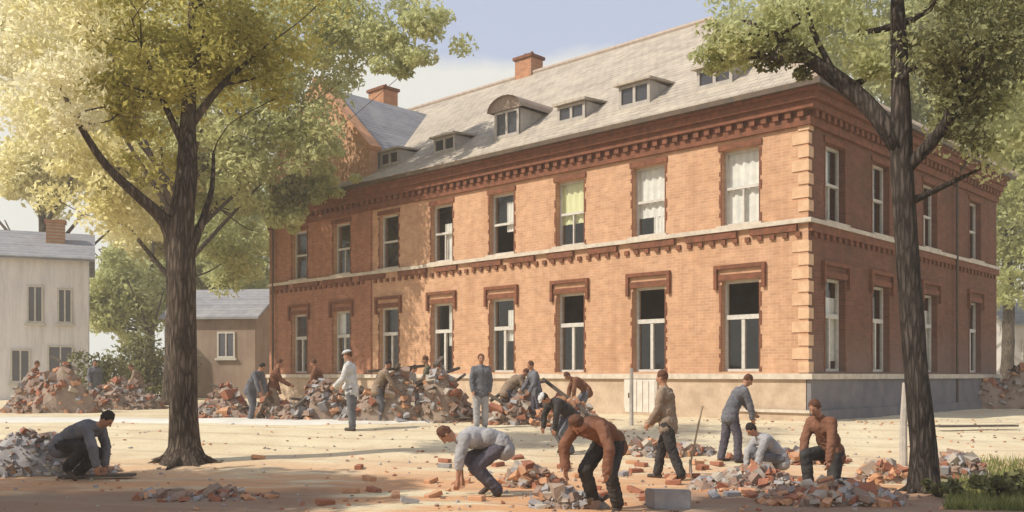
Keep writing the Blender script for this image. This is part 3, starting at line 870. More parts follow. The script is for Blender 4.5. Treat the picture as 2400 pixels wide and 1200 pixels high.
def tube(bm, pts, seg=12, wob=.06, seed=0):
    """pts: (x,y,z,r); smooth noisy tube along them"""
    P = [Vector(p[:3]) for p in pts]; rr = [p[3] for p in pts]
    S = []; n_ = len(P)
    for i in range(n_-1):
        p0 = P[max(i-1, 0)]; p1 = P[i]; p2 = P[i+1]; p3 = P[min(i+2, n_-1)]
        k = max(2, int((p2-p1).length/.25))
        for j in range(k):
            t = j/k
            q = .5*((2*p1) + (-p0+p2)*t + (2*p0-5*p1+4*p2-p3)*t*t + (-p0+3*p1-3*p2+p3)*t**3)
            S.append((q, rr[i]+(rr[i+1]-rr[i])*t))
    S.append((P[-1], rr[-1]))
    prev = None; rings = []
    e1 = None
    for i, (q, r) in enumerate(S):
        d = (S[min(i+1, len(S)-1)][0] - S[max(i-1, 0)][0]).normalized()
        if e1 is None: e1 = d.orthogonal().normalized()
        e1 = (e1 - d*e1.dot(d)).normalized(); e2 = d.cross(e1)
        ring = []
        for k in range(seg):
            a = 2*math.pi*k/seg
            rad = r*(1 + wob*2*noise.noise(Vector((q.x*1.3+math.cos(a)*1.2+seed, q.y*1.3+math.sin(a)*1.2, q.z*1.1))))
            ring.append(bm.verts.new(q + (e1*math.cos(a)+e2*math.sin(a))*rad))
        rings.append(ring)
    for a_, b_ in zip(rings, rings[1:]):
        for k in range(seg):
            bm.faces.new((a_[k], a_[(k+1) % seg], b_[(k+1) % seg], b_[k]))
    bm.faces.new(rings[-1]); bm.faces.new(list(reversed(rings[0])))

def leaves(name, clumps, per, size, m, parent, spread=1.0, seed=1):
    g = np.random.default_rng(seed)
    C = []
    for (c, r) in clumps:
        k = int(per*(.6+.8*g.random()))
        d = g.normal(size=(k, 3)); d /= np.linalg.norm(d, axis=1)[:, None]
        rad = r*(g.random(k)**.45)
        pt = np.array(c) + d*rad[:, None]*np.array([1, 1, .7])
        C.append(pt)
    C = np.concatenate(C); n_ = len(C)
    u = g.normal(size=(n_, 3)); u /= np.linalg.norm(u, axis=1)[:, None]
    v = g.normal(size=(n_, 3)); v -= (v*u).sum(1)[:, None]*u; v /= np.linalg.norm(v, axis=1)[:, None]
    s = size*(.45+1.15*g.random(n_)**1.3)[:, None]
    # four-point leaf: tip, side, stem, side
    V = np.stack([C+u*s, C+v*s*.5, C-u*s, C-v*s*.5], 1).reshape(-1, 3)
    me = bpy.data.meshes.new(name)
    me.vertices.add(n_*4); me.vertices.foreach_set('co', V.astype(np.float32).ravel())
    me.loops.add(n_*4); me.loops.foreach_set('vertex_index', np.arange(n_*4, dtype=np.int32))
    me.polygons.add(n_); me.polygons.foreach_set('loop_start', np.arange(0, n_*4, 4, dtype=np.int32))
    try: me.polygons.foreach_set('loop_total', np.full(n_, 4, dtype=np.int32))
    except Exception: pass
    me.update(calc_edges=True); me.validate()
    return link(name, me, m, parent)

def ell_clumps(c, r, n_, cr, seed=0, shell=.5):
    g = random.Random(seed); o = []
    while len(o) < n_:
        d = Vector((g.gauss(0, 1), g.gauss(0, 1), g.gauss(0, 1))).normalized()
        q = g.random()**shell
        o.append(((c[0]+d.x*r[0]*q, c[1]+d.y*r[1]*q, c[2]+d.z*r[2]*q), cr*g.uniform(.6, 1.3)))
    return o

def tree(label, cat, base, trunks, crowns, per, size, leafm, bark, seed, twigs=16, group=None, name='tree'):
    """trunks: list of polylines in base-relative coordinates; crowns: list of (centre, radii, clumps, clump radius, material)"""
    root = empty(name, base, 0, label, cat, group)
    bm = bmesh.new()
    for i, t in enumerate(trunks): tube(bm, t, 14 if i == 0 else 9, seed=seed+i)
    allc = []
    g = random.Random(seed)
    groups = {}
    for ci, (c, r, n_, cr_, lm) in enumerate(crowns):
        cl = ell_clumps(c, r, n_, cr_, seed*31+ci)
        groups.setdefault(lm.name, [lm, []])[1].extend(cl); allc += cl
    nodes = [Vector(p[:3]) for t in trunks for p in t[1:]] 
    rad_at = [p[3] for t in trunks for p in t[1:]]
    for c, r in g.sample(allc, min(twigs, len(allc))):
        c = Vector(c)
        i = min(range(len(nodes)), key=lambda k: (nodes[k]-c).length + (3 if nodes[k].z > c.z else 0))
        a = nodes[i]; r0 = min(rad_at[i]*.55, .07)
        if (c-a).length < .3: continue
        mid = a.lerp(c, .5) + Vector((g.uniform(-.3, .3), g.uniform(-.3, .3), -.15*(c-a).length*.3))
        tube(bm, [(*a, r0), (*mid, r0*.6), (*c, .012)], 5, seed=seed)
    r0 = trunks[0][2][3]
    for k in range(7):                                         # roots running into the soil
        a = k*.9+g.uniform(-.2, .2); L = r0*g.uniform(1.9, 2.9)
        tube(bm, [(math.cos(a)*r0*.5, math.sin(a)*r0*.5, r0*1.3, r0*.30), (math.cos(a)*r0*1.05, math.sin(a)*r0*1.05, r0*.30, r0*.30), (math.cos(a)*L, math.sin(a)*L, -.04, r0*.14), (math.cos(a)*L*1.3, math.sin(a)*L*1.3, -.14, r0*.06)], 7, seed=k)
    obj('trunk', bm, bark, root, smooth=True)
    for k, (nm, (lm, cl)) in enumerate(groups.items()):
        leaves('crown', cl, per, size, lm, root, seed=seed+k)
    return root

# --- the big tree standing left of centre, forked trunk
base = at(432, 17.4); bz = base.z
def rel(px, py, Y):            # a point seen at px,py and depth Y, relative to the base of the current tree
    return ((px-1200)/F*Y - base.x, Y - base.y, CAMZ + (880-py)/F*Y - base.z)
D = 17.4
trunkA = [(0, 0, -.15, .62), (-.0, 0, .05, .42), (-.0, 0, .30, .30), (*rel(430, 980, D), .265), (*rel(428, 850, D), .245), (*rel(427, 620, D), .24), (*rel(426, 520, D), .225),
          (*rel(440, 400, D+.1), .19), (*rel(440, 310, D+.2), .15), (*rel(445, 180, D+.4), .11), (*rel(450, 20, D+.5), .07), (*rel(455, -140, D+.5), .03)]
limbs = [
    [(*rel(418, 585, D), .17), (*rel(388, 520, D-.1), .13), (*rel(330, 465, D-.3), .10), (*rel(250, 390, D-.5), .075), (*rel(185, 290, D-.7), .05), (*rel(140, 200, D-.9), .025)],
    [(*rel(440, 590, D), .13), (*rel(470, 530, D+.2), .075), (*rel(497, 440, D+.4), .05), (*rel(500, 360, D+.6), .03)],
    [(*rel(443, 300, D+.2), .09), (*rel(520, 200, D+.5), .06), (*rel(620, 110, D+.9), .03)],
    [(*rel(440, 360, D+.1), .08), (*rel(380, 230, D+.2), .055), (*rel(330, 100, D+.3), .03)],
]
ctr = rel(440, 60, D+.3)
crowns = [
    (rel(440, -110, D+.3), (3.0, 2.4, 1.6), 46, .62, LEAF_OLIVE),
    (rel(440, 120, D+.4), (1.7, 1.6, 1.2), 50, .52, LEAF_OLIVE),
    (rel(330, 320, D+.3), (.9, 1.0, .9), 8, .42, LEAF_OLIVE),
    (rel(600, 90, D+.8), (1.3, 1.3, 1.2), 18, .5, LEAF_OLIVE),
    (rel(190, 200, D-.8), (.8, .7, .8), 10, .4, LEAF_CREAM),
    (rel(180, 60, D-.2), (1.1, 1.0, .8), 12, .45, LEAF_YELLOW),
    (rel(280, 200, D), (.8, .8, .7), 9, .4, LEAF_OLIVE),
]
tree('tall tree with forked brown trunk and olive crown left of the brick building', 'tree', base, [trunkA]+limbs, crowns, 170, .055, LEAF_OLIVE, BARK_L, 11, 26)

# --- leaning dark tree at the right
base = at(2165, 13.9); D = 13.9
trunkB = [(.05, 0, -.15, .36), (0, 0, .12, .24), (*rel(2165, 1050, D), .19), (*rel(2150, 900, D), .17), (*rel(2135, 700, D), .165), (*rel(2118, 480, D), .16), (*rel(2112, 330, D), .16),
          (*rel(2110, 200, D), .13), (*rel(2105, 60, D), .11), (*rel(2100, -80, D+.1), .07), (*rel(2095, -230, D+.1), .03)]
limbs = [
    [(*rel(2112, 350, D), .16), (*rel(2060, 275, D+.1), .14), (*rel(1990, 205, D+.3), .13), (*rel(1900, 140, D+.5), .10), (*rel(1820, 85, D+.7), .06), (*rel(1740, 45, D+.9), .03)],
    [(*rel(2120, 400, D), .10), (*rel(2210, 300, D-.4), .08), (*rel(2250, 200, D-.6), .07), (*rel(2260, 80, D-.7), .04)],
    [(*rel(1960, 180, D+.35), .05), (*rel(1900, 60, D+.6), .04), (*rel(1880, -60, D+.7), .02)],
]
crowns = [
    (rel(2110, -180, D), (3.2, 2.0, 1.1), 44, .6, LEAF_GREEN),
    (rel(2250, 90, D-.6), (.85, .8, .75), 30, .42, LEAF_DEEP),
    (rel(2330, -20, D-.3), (1.0, .9, .6), 16, .42, LEAF_GREEN),
    (rel(2225, 150, D-.5), (.35, .5, .35), 9, .32, LEAF_DEEP),
    (rel(2250, 300, D-.4), (.4, .5, .6), 7, .28, LEAF_DEEP),
    (rel(1800, 70, D+.8), (.9, .8, .45), 14, .36, LEAF_GREEN),
    (rel(1960, 40, D+.5), (1.0, .8, .5), 12, .42, LEAF_GREEN),
    (rel(1850, 140, D+.6), (.5, .4, .35), 7, .24, LEAF_DEEP),
    (rel(1670, 130, D+1), (.25, .3, .5), 5, .2, LEAF_GREEN),
    (rel(2050, 130, D+.3), (.5, .6, .6), 8, .35, LEAF_GREEN),
    (rel(2330, 230, D-.2), (.8, .8, 1.1), 26, .38, LEAF_GREEN),
    (rel(2240, 240, D-.3), (.4, .6, .7), 12, .32, LEAF_DEEP),
    (rel(1740, 90, D+.9), (.5, .5, .4), 8, .3, LEAF_GREEN),
]
tree('dark leaning tree in the right foreground with a long limb over the roof', 'tree', base, [trunkB]+limbs, crowns, 150, .045, LEAF_GREEN, BARK_D, 23, 30)

# --- tree in front of the far end of the facade (its trunk stands behind the big trunk)
def mid_tree(px, Y, label, seed, H, crowns_, size=.10, per=120, bark=BARK_L, tr=.22, grp=None, twigs=20):
    global base
    base = at(px, Y, ground_z(0, Y))
    g = random.Random(seed)
    t = [(0, 0, -.2, tr*1.5), (0, 0, .3, tr), (.1, 0, H*.35, tr*.8), (g.uniform(-.3, .3), .1, H*.6, tr*.55), (g.uniform(-.4, .4), 0, H*.9, tr*.2)]
    lb = []
    for k in range(5):
        a = g.uniform(0, 6.28); z0 = H*g.uniform(.3, .55); L = H*g.uniform(.22, .34)
        lb.append([(.05, 0, z0, tr*.4), (math.cos(a)*L*.5, math.sin(a)*L*.5, z0+L*.5, tr*.25), (math.cos(a)*L, math.sin(a)*L, z0+L, .03)])
    cs = [(rel(x, y, Y+dy), r, n_, cr_, lm) for (x, y, dy, r, n_, cr_, lm) in crowns_]
    return tree(label, 'tree', base, [t]+lb, cs, per, size, None, bark, seed, twigs, grp)

mid_tree(422, 35.5, 'pale green tree spreading over the left end of the roof, behind the forked tree', 41, 15.5, [
    (640, 120, 0, (3.9, 3.0, 3.4), 90, .9, LEAF_GREEN), (560, 330, 0, (3.0, 2.6, 2.3), 50, .85, LEAF_GREEN),
    (820, 60, -1, (2.7, 2.0, 2.1), 40, .8, LEAF_GREEN), (980, 60, -2, (1.8, 1.6, 1.3), 18, .55, LEAF_GREEN), (940, 160, -2, (1.4, 1.0, .6), 9, .4, LEAF_GREEN),
    (700, 330, 0, (1.7, 1.8, 1.8), 24, .65, LEAF_GREEN), (750, 430, 2, (1.6, 1.0, .7), 14, .4, LEAF_GREEN), (660, 500, 1, (1.0, 1.0, .7), 12, .42, LEAF_GREEN), (680, 440, 0, (.9, 1.0, .6), 8, .4, LEAF_DEEP), (420, 150, 0, (3.2, 2.4, 3.0), 60, .9, LEAF_OLIVE)], size=.095, per=170, tr=.28)
mid_tree(398, 38.5, 'broad yellow green tree behind the forked tree at the left', 43, 15, [
    (320, 200, 0, (3.9, 4.2, 4.6), 120, 1.0, LEAF_YELLOW), (150, 180, 0, (2.2, 3, 3.6), 50, .9, LEAF_CREAM), (290, 430, 0, (3.0, 3.2, 2.2), 60, .9, LEAF_YELLOW),
    (500, 420, 3, (2.4, 2.2, 2.6), 44, .9, LEAF_GREEN), (560, 600, 6, (1.9, 2.0, 2.0), 30, .8, LEAF_GREEN)], size=.12, per=170, tr=.3)
mid_tree(100, 56.0, 'tall pale cream tree behind the grey house', 47, 19, [
    (130, 60, 0, (5.6, 3, 4.2), 130, 1.2, LEAF_CREAM), (110, 400, 0, (2.9, 3, 2.4), 70, 1.1, LEAF_YELLOW), (230, 250, 0, (3, 3, 5), 70, 1.1, LEAF_YELLOW), (110, 250, 0, (1.8, 2, 2.4), 20, 1.0, LEAF_CREAM)], size=.16, per=170, tr=.35)
mid_tree(350, 62.0, 'green bushy tree between the grey house and the forked trunk', 53, 12, [
    (300, 700, 0, (3.2, 2, 3.2), 90, 1.1, LEAF_GREEN), (350, 560, 4, (3.8, 3, 4.6), 80, 1.2, LEAF_YELLOW)], size=.17, per=170, tr=.3)
mid_tree(520, 66.0, 'pale green tree rising behind the small brown cottage', 54, 14, [
    (520, 520, 2, (4.2, 3, 4.4), 100, 1.2, LEAF_GREEN), (480, 660, 0, (3.6, 3, 2.6), 50, 1.1, LEAF_GREEN), (590, 620, 0, (2, 2, 3), 30, 1.1, LEAF_GREEN)], size=.17, per=170, tr=.3)
mid_tree(2360, 58.0, 'tall green tree rising behind the right end of the brick building', 59, 19, [
    (2330, 300, 0, (6.5, 4, 7.5), 190, 1.4, LEAF_GREEN), (2400, 560, 0, (4, 3, 5), 90, 1.2, LEAF_GREEN), (2250, 60, 0, (7, 4, 6), 150, 1.4, LEAF_GREEN)], size=.17, per=130, tr=.4)
mid_tree(2080, 60.0, 'broad green tree showing above the side roof slope', 61, 19, [
    (2050, 120, 0, (6, 4, 6), 150, 1.4, LEAF_GREEN), (1850, 30, 0, (5, 4, 4), 60, 1.3, LEAF_GREEN)], size=.17, per=130, tr=.4)
mid_tree(2520, 40.0, 'dark green tree at the right edge beside the verge', 67, 15, [
    (2400, 230, 0, (3.4, 3, 6), 170, 1.0, LEAF_GREEN), (2380, 60, 0, (3.8, 3, 2.6), 70, 1.0, LEAF_DEEP)], size=.13, per=130, tr=.3)
# tree standing just outside the frame at the left: it shades the near corner of the yard
base = Vector((-11.9, 10.6, 0))
tree('olive tree just beyond the left edge, shading the near yard', 'tree', base,
     [[(0, 0, -.2, .4), (0, 0, .3, .28), (.1, .1, 3, .24), (.2, 0, 6, .15), (.1, .2, 9, .05)], [(0, 0, 3, .12), (1.2, .3, 4.6, .08), (2.2, .6, 5.8, .03)], [(0, 0, 3.4, .12), (-1.2, .9, 5, .08), (-1.9, 1.2, 6.2, .03)]],
     [((.5, .9, 6.0), (3.7, 2.3, 1.5), 150, .85, LEAF_OLIVE)], 190, .12, None, BARK_L, 71, 16)

base = Vector((-5.2, 6.6, 0))  # unseen tree, added with its crown placed to shade the nearest ground
tree('added olive tree out of view, its bough shading the nearest rubble', 'tree', base,
     [[(0, 0, -.2, .34), (0, 0, .3, .24), (.05, .1, 3, .20), (.3, .8, 6, .14), (.6, 1.6, 7.6, .05)], [(.1, .4, 4.6, .12), (.9, 1.6, 6.4, .09), (2.4, 2.7, 7.3, .05), (3.4, 2.9, 7.6, .02)]],
     [((2.6, 2.7, 7.4), (2.7, 1.0, .55), 60, .5, LEAF_OLIVE), ((.2, .5, 8.0), (1.6, 1.2, .9), 20, .6, LEAF_OLIVE)], 150, .09, None, BARK_L, 73, 14)

# ================================================================== RUBBLE
RB = [simple('brick_red', (.36, .15, .09), (.27, .11, .065), 6), simple('brick_orange', (.56, .31, .18), (.46, .24, .13), 6),
      simple('stone_grey', (.27, .26, .27), (.36, .34, .33), 6), simple('mortar_pale', (.46, .40, .33), (.36, .31, .26), 6),
      simple('brick_brown', (.23, .16, .125), (.31, .21, .16), 6), simple('plank_dark', (.09, .075, .06), (.14, .11, .09), 6),
      simple('rubble_earth', (.34, .26, .20), (.25, .18, .14), 3, bump=.6)]
def heap(px, Y, rx, ry, h, n_, wts, seed, label, base_mi=6, smin=.06, smax=.28, cat='rubble heap'):
    g = random.Random(seed); random.seed(seed)
    c = at(px, Y); bm = bmesh.new()
    nr, ns = 9, 26; rows = []
    def hz(x, y):
        q = math.hypot(x/rx, y/ry)
        if q >= 1: return -.05
        return h*(1-q*q)**.8*(.72+.9*noise.noise(Vector((x*1.1+seed, y*1.1, 0))))+h*.12*noise.noise(Vector((x*4, y*4, seed)))
    for i in range(nr+1):
        q = i/nr; row = []
        for j in range(ns):
            a = 2*math.pi*j/ns; k = 1+.18*noise.noise(Vector((math.cos(a)*1.4+seed, math.sin(a)*1.4, 0)))
            x, y = math.cos(a)*rx*q*k, math.sin(a)*ry*q*k
            row.append(bm.verts.new((x, y, (hz(x/k, y/k) if i < nr else -.1))))
        rows.append(row)
    for i in range(nr):
        for j in range(ns):
            try:
                f = bm.faces.new((rows[i][j], rows[i][(j+1) % ns], rows[i+1][(j+1) % ns], rows[i+1][j])); f.material_index = base_mi
            except Exception: pass
    bmesh.ops.remove_doubles(bm, verts=rows[0], dist=.001)
    for _ in range(3 + int(rx*4)):
        a = g.uniform(0, 6.283); q = g.random()**.6*.8; x, y = math.cos(a)*rx*q, math.sin(a)*ry*q; s = g.uniform(.22, .42)*(1 if smax > .22 else .6)
        obox(bm, (x, y, hz(x, y)+s*.1), (s, s*.75, s*.6), Euler((g.gauss(0, .6), g.gauss(0, .6), g.uniform(0, 3))), g.choice((0, 3, 4, 6, 4)), jit=s*.16)
    if smax > .22:
        for _ in range(3):
            a = g.uniform(0, 6.283); x, y = math.cos(a)*rx*.4, math.sin(a)*ry*.4
            obox(bm, (x, y, hz(x, y)+.12), (g.uniform(.9, 1.6), .10, .07), Euler((0, g.uniform(-.7, .2), g.uniform(0, 3.1))), 5, jit=.01)
    for _ in range(n_):
        a = g.uniform(0, 6.283); q = g.random()**.5*1.08
        x, y = math.cos(a)*rx*q, math.sin(a)*ry*q
        gz = ground_z(c.x+x, c.y+y)-c.z
        s = smin + (smax-smin)*g.random()**1.6
        mi = g.choices(range(6), wts)[0]
        dims = (s, s*g.uniform(.4, .8), s*g.uniform(.3, .6))
        if mi == 5: dims = (s*2.6, s*.35, s*.14)
        z = max(hz(x, y), gz) + dims[2]*.25
        obox(bm, (x, y, z), dims, Euler((g.gauss(0, .45), g.gauss(0, .45), g.uniform(0, 3.14))), mi, jit=s*.13)
    bmesh.ops.recalc_face_normals(bm, faces=bm.faces[:])
    return tag(obj('rubble_heap', bm, RB, loc=c, recalc=False), label, cat)
W_MIX = (2.5, 1.5, 2.5, 2.5, 6, .8); W_GREY = (1, .3, 6, 2, 3, 1); W_DARK = (2, 1, 3, 1, 6, 1.5); W_OR = (3, 6, .5, 2, 2, .2)
heap(560, 27.5, 1.6, .9, 0.84, 480, W_MIX, 1, 'brown and grey rubble heap beside the big tree trunk, nearest the cottage')
heap(735, 25.8, 1.3, .7, 1.20, 440, W_DARK, 2, 'rubble heap right of the wide striding man in brown')
heap(905, 24.9, 1.2, .7, 1.20, 440, W_MIX, 3, 'mixed brick heap between the light capped worker and the tall dark heap')
heap(1048, 24.8, .75, .6, 1.51, 300, W_DARK, 4, 'tall dark brown rubble heap, highest in the yard')
heap(1200, 24.0, .9, .6, 0.95, 340, W_MIX, 5, 'rubble heap between the two grey coated workers by the facade')
heap(1330, 23.4, .8, .5, 0.73, 260, W_OR, 6, 'low pinkish rubble heap left of the pale post')
heap(285, 34, 1.5, .8, 1.12, 340, W_DARK, 7, 'brown rubble heap seen left of the forked trunk')
heap(120, 31, 1.5, .8, 1.68, 460, (4, 3, 2, 1, 5, 1), 8, 'reddish brown rubble heap in front of the grey house')
heap(95, 16.4, 1.25, .7, 0.66, 900, (.6, .2, 6, 3, 3, .6), 9, 'grey stone heap behind the crouching man with black hair', base_mi=2, smin=.03, smax=.15)
heap(1245, 14.6, .5, .35, 0.30, 196, W_OR, 10, 'small orange brick heap between the two bending workers', smin=.04, smax=.20)
heap(1745, 14.3, .75, .5, 0.30, 475, W_MIX, 11, 'scattered brick heap in front of the leaning worker', smin=.04, smax=.20)
heap(1330, 12.3, .45, .3, 0.26, 196, W_GREY, 12, 'grey stone heap at the bottom edge near the man in brown', smin=.04, smax=.20)
heap(1950, 12.6, .95, .4, 0.28, 420, (3, 2, 2, 3, 5, 1), 13, 'low dark heap at the feet of the kneeling man', smin=.04, smax=.20)
heap(2245, 15.6, .42, .35, 0.48, 196, (1, .5, 2, 2, 5, 0), 14, 'tan stone heap just right of the leaning trunk', smin=.04, smax=.20)
heap(2085, 15.2, .5, .35, 0.32, 251, W_OR, 15, 'pale brick heap just left of the leaning trunk', smin=.04, smax=.20)
heap(2370, 35, 2.0, .8, 1.46, 400, W_MIX, 16, 'rubble heap against the far right end of the brick building')
heap(1560, 18.6, .9, .5, 0.22, 308, W_MIX, 17, 'low scatter heap behind the striding worker', smin=.04, smax=.20)
heap(1850, 17.6, 1.0, .5, 0.22, 336, W_OR, 18, 'thin spread of broken brick below the building corner', smin=.04, smax=.20)
heap(480, 13.1, .9, .4, 0.08, 90, (3, 2, 1.5, 1, 5, 0), 19, 'flat spread of broken brick in the shade below the forked tree', smin=.04, smax=.20)

# loose stones on the yard, and single bricks lying about
def loose_scatter():
    random.seed(5); g = random.Random(5)
    bm = bmesh.new()
    for _ in range(1500):
        Y = g.uniform(11.5, 26); px = g.uniform(-40, 2440); p = at(px, Y)
        if g.random() > (.75 if px > 1000 else .35): continue
        s = g.uniform(.025, .07)
        obox(bm, (p.x, p.y, p.z+s*.15), (s, s*.8, s*.5), Euler((g.gauss(0, .3), g.gauss(0, .3), g.uniform(0, 3))), g.choices(range(5), (2, 3, 1, 2, 2))[0], jit=s*.12)
    tag(obj('rubble_chips', bm, RB), 'small chips of brick and mortar strewn over the yard', 'rubble', kind='stuff')
loose_scatter()
def bricks():
    g = random.Random(9)
    protos = []
    for mi, nm in ((0, 'red'), (1, 'orange'), (2, 'grey')):
        bm = bmesh.new(); bx(bm, -.12, .12, -.057, .057, 0, .072)
        bmesh.ops.bevel(bm, geom=bm.edges[:], offset=.006, segments=1, affect='EDGES')
        for v in bm.verts: v.co += Vector((g.uniform(-.004, .004), g.uniform(-.004, .004), g.uniform(-.004, .004)))
        me = bpy.data.meshes.new('brick'); bm.to_mesh(me); bm.free(); me.materials.append(RB[mi]); protos.append((me, nm))
    for k in range(60):
        me, nm = protos[g.choices((0, 1, 2), (4, 4, 2))[0]]
        if k < 42: px, Y = g.gauss(1600, 260), g.uniform(12.2, 17.5)
        else: px, Y = g.uniform(560, 1250), g.uniform(12.4, 18)
        p = at(px, Y)
        o = bpy.data.objects.new('loose_brick', me); COL.objects.link(o)
        o.location = (p.x, p.y, p.z+.0); o.rotation_euler = (g.gauss(0, .12), g.gauss(0, .12), g.uniform(0, 3.14))
        tag(o, f'single {nm} brick lying loose on the sandy ground of the yard', 'brick', f'{nm} bricks lying loose on the yard')
bricks()

# larger worked blocks and planks
def block(px, Y, dims, rz, m, label, name='stone_block', cat='stone block'):
    p = at(px, Y); bm = bmesh.new(); random.seed(int(px))
    obox(bm, (0, 0, dims[2]/2-.02), dims, Euler((0, 0, 0)), 0, jit=.02)
    bmesh.ops.bevel(bm, geom=bm.edges[:], offset=.02, segments=2, affect='EDGES')
    return tag(obj(name, bm, m, loc=p, rot=(0, R(random.uniform(-3, 3)), rz)), label, cat)
block(1563, 12.25, (.50, .34, .26), R(8), RB[2], 'grey squared stone block at the bottom edge, right of the man in brown')
block(1335, 12.9, (.22, .2, .16), R(30), RB[3], 'small pale stone block under the reaching hands of the man in brown')
def plank(px, Y, L, rz, tilt, label, m=None, z=.05):
    p = at(px, Y); bm = bmesh.new()
    obox(bm, (0, 0, 0), (L, .2, .045), Euler((0, 0, 0)), 0, jit=.004)
    return tag(obj('plank', bm, m or RB[5], loc=(p.x, p.y, p.z+z), rot=(0, R(tilt), rz)), label, 'plank')
plank(228, 15.5, 1.2, R(4), -1, 'dark plank lying under the hands of the crouching man with black hair')
plank(2290, 22, 2.0, R(8), 0, 'dark plank lying along the foot of the side wall', z=.1)

def post(px, Y, h, r, label, lean=0):
    p = at(px, Y); bm = bmesh.new()
    tube(bm, [(0, 0, -.1, r*1.1), (0, 0, h*.5, r), (lean, 0, h, r*.85)], 8, .1)
    return tag(obj('wooden_post', bm, simple('pale_post_wood', (.50, .45, .39), (.38, .34, .30), 6), loc=p), label, 'post')
post(1480, 23.2, 1.42, .05, 'pale wooden post standing in front of the facade')
post(2118, 17.0, 1.5, .07, 'pale wooden post beside the leaning dark trunk', .03)

def shovel(px, Y, label, lean=R(10)):
    p = at(px, Y); root = empty('shovel', p, 0, label, 'shovel')
    bm = bmesh.new(); top = Vector((math.sin(lean)*1.15, 0, math.cos(lean)*1.15+.05))
    capsule(bm, (0, 0, .22), top, .016, .016, 8); capsule(bm, top+Vector((0, -.06, 0)), top+Vector((0, .06, 0)), .015, .015, 8)
    obj('shaft', bm, simple('ash_wood', (.42, .33, .22), (.34, .25, .16), 6), root)
    bm = bmesh.new()
    pts = [(-.11, .26), (-.115, .05), (-.06, -.06), (0, -.09), (.06, -.06), (.115, .05), (.11, .26), (0, .30)]
    va = [bm.verts.new((-.02*(1-abs(y)/.12), y, z)) for y, z in pts]; vb = [bm.verts.new((-.02*(1-abs(y)/.12)+.006, y, z)) for y, z in pts]
    bm.faces.new(va); bm.faces.new(list(reversed(vb)))
    for i in range(8): bm.faces.new((va[i], va[(i+1) % 8], vb[(i+1) % 8], vb[i]))
    obj('blade', bm, simple('worn_steel', (.2, .2, .21), (.3, .27, .25), 5, rough=.45), root)
shovel(1618, 15.6, 'long handled shovel stuck upright in the ground between the two standing workers')

# ================================================================== GRASS AND SHRUBS at the right verge
def grass():
    g = np.random.default_rng(3); n_ = 5200
    px = 2170 + 290*g.random(n_); Y = 12.0 + 5.6*g.random(n_)**1.4
    keep = (px > 2230 - (14-Y)*10) ; px = px[keep]; Y = Y[keep]; n_ = len(px)
    V = []; Fc = []
    for i in range(n_):
        p = at(px[i], Y[i]); h = .05 + .13*g.random(); a = g.random()*6.28; w_ = .012
        l = Vector((math.cos(a)*h*.5, math.sin(a)*h*.5, h)); s = Vector((-math.sin(a)*w_, math.cos(a)*w_, 0))
        k = len(V); V += [p-s, p+s, p+l]; Fc.append((k, k+1, k+2))
    me = bpy.data.meshes.new('grass'); me.from_pydata([tuple(v) for v in V], [], Fc)
    tag(link('grass', me, leafmat('grass_blade', (.15, .17, .05), (.26, .28, .09), (.42, .40, .16), .3)), 'rough green grass on the right verge', 'grass', kind='stuff')
grass()
def shrub(px, Y, r, n_, m, label, size=.05, per=90, seed=1):
    p = at(px, Y); root = empty('shrub', p, 0, label, 'shrub')
    bm = bmesh.new(); g = random.Random(seed)
    for k in range(6):
        a = g.uniform(0, 6.28); tube(bm, [(0, 0, -.05, .02), (math.cos(a)*r[0]*.3, math.sin(a)*r[1]*.3, r[2]*.6, .014), (math.cos(a)*r[0]*.6, math.sin(a)*r[1]*.6, r[2]*1.3, .005)], 5)
    obj('stem', bm, BARK_D, root)
    leaves('foliage', ell_clumps((0, 0, r[2]*.8), r, n_, r[2]*.5, seed), per, size, m, root, seed=seed)
shrub(2330, 13.0, (.55, .4, .22), 14, LEAF_DEEP, 'low leafy shrub at the bottom right corner', seed=5)
shrub(2200, 13.2, (.25, .25, .14), 6, LEAF_DEEP, 'small weedy shrub at the foot of the leaning trunk', seed=6)
shrub(250, 42, (1.5, 1.2, 1.5), 26, LEAF_DEEP, 'dark shrub beside the corner of the grey house', size=.09, seed=7)
shrub(350, 47, (2.2, 1.6, 1.9), 40, LEAF_DEEP, 'tall green shrub seen just left of the forked trunk, beyond the rubble', size=.10, per=140, seed=9)
shrub(600, 57, (2.0, 1.4, 2.2), 40, LEAF_GREEN, 'pale green bush between the brown cottage and the brick building', size=.10, per=140, seed=10)
shrub(1075, 27.5, (.3, .3, .25), 6, LEAF_DEEP, 'small green weed clump at the foot of the facade', seed=8)

# ================================================================== PEOPLE
SKIN = simple('skin', (.42, .22, .14), (.36, .18, .11), 12, rough=.6, bump=0)
EYE = simple('face_detail', (.04, .025, .02), (.05, .03, .02), 12, bump=0)
def cloth(nm, c, v=.6): return simple(nm, tuple(x*.9+.02 for x in c), tuple(x*v for x in c), 4.5, rough=.95, bump=.5, bscale=22, spec=.1)
C_GREY = cloth('slate_cloth', (.17, .17, .19)); C_LGREY = cloth('light_grey_cloth', (.42, .41, .42)); C_DARK = cloth('charcoal_cloth', (.05, .046, .045))
C_BROWN = cloth('rust_cloth', (.235, .105, .062)); C_TAN = cloth('tan_cloth', (.34, .25, .18)); C_WHITE = cloth('white_cloth', (.68, .67, .66))
C_PURP = cloth('plum_grey_cloth', (.11, .10, .125)); C_BLACK = cloth('black_cloth', (.03, .028, .028)); C_OLIVE = cloth('olive_cloth', (.15, .13, .085))
HAIR_B = simple('black_hair', (.018, .014, .012), (.03, .022, .018), 30, bump=.4); HAIR_BR = simple('brown_hair', (.13, .06, .035), (.09, .04, .022), 30, bump=.4)
LEATHER = simple('boot_leather', (.05, .035, .028), (.08, .055, .04), 12, rough=.6)

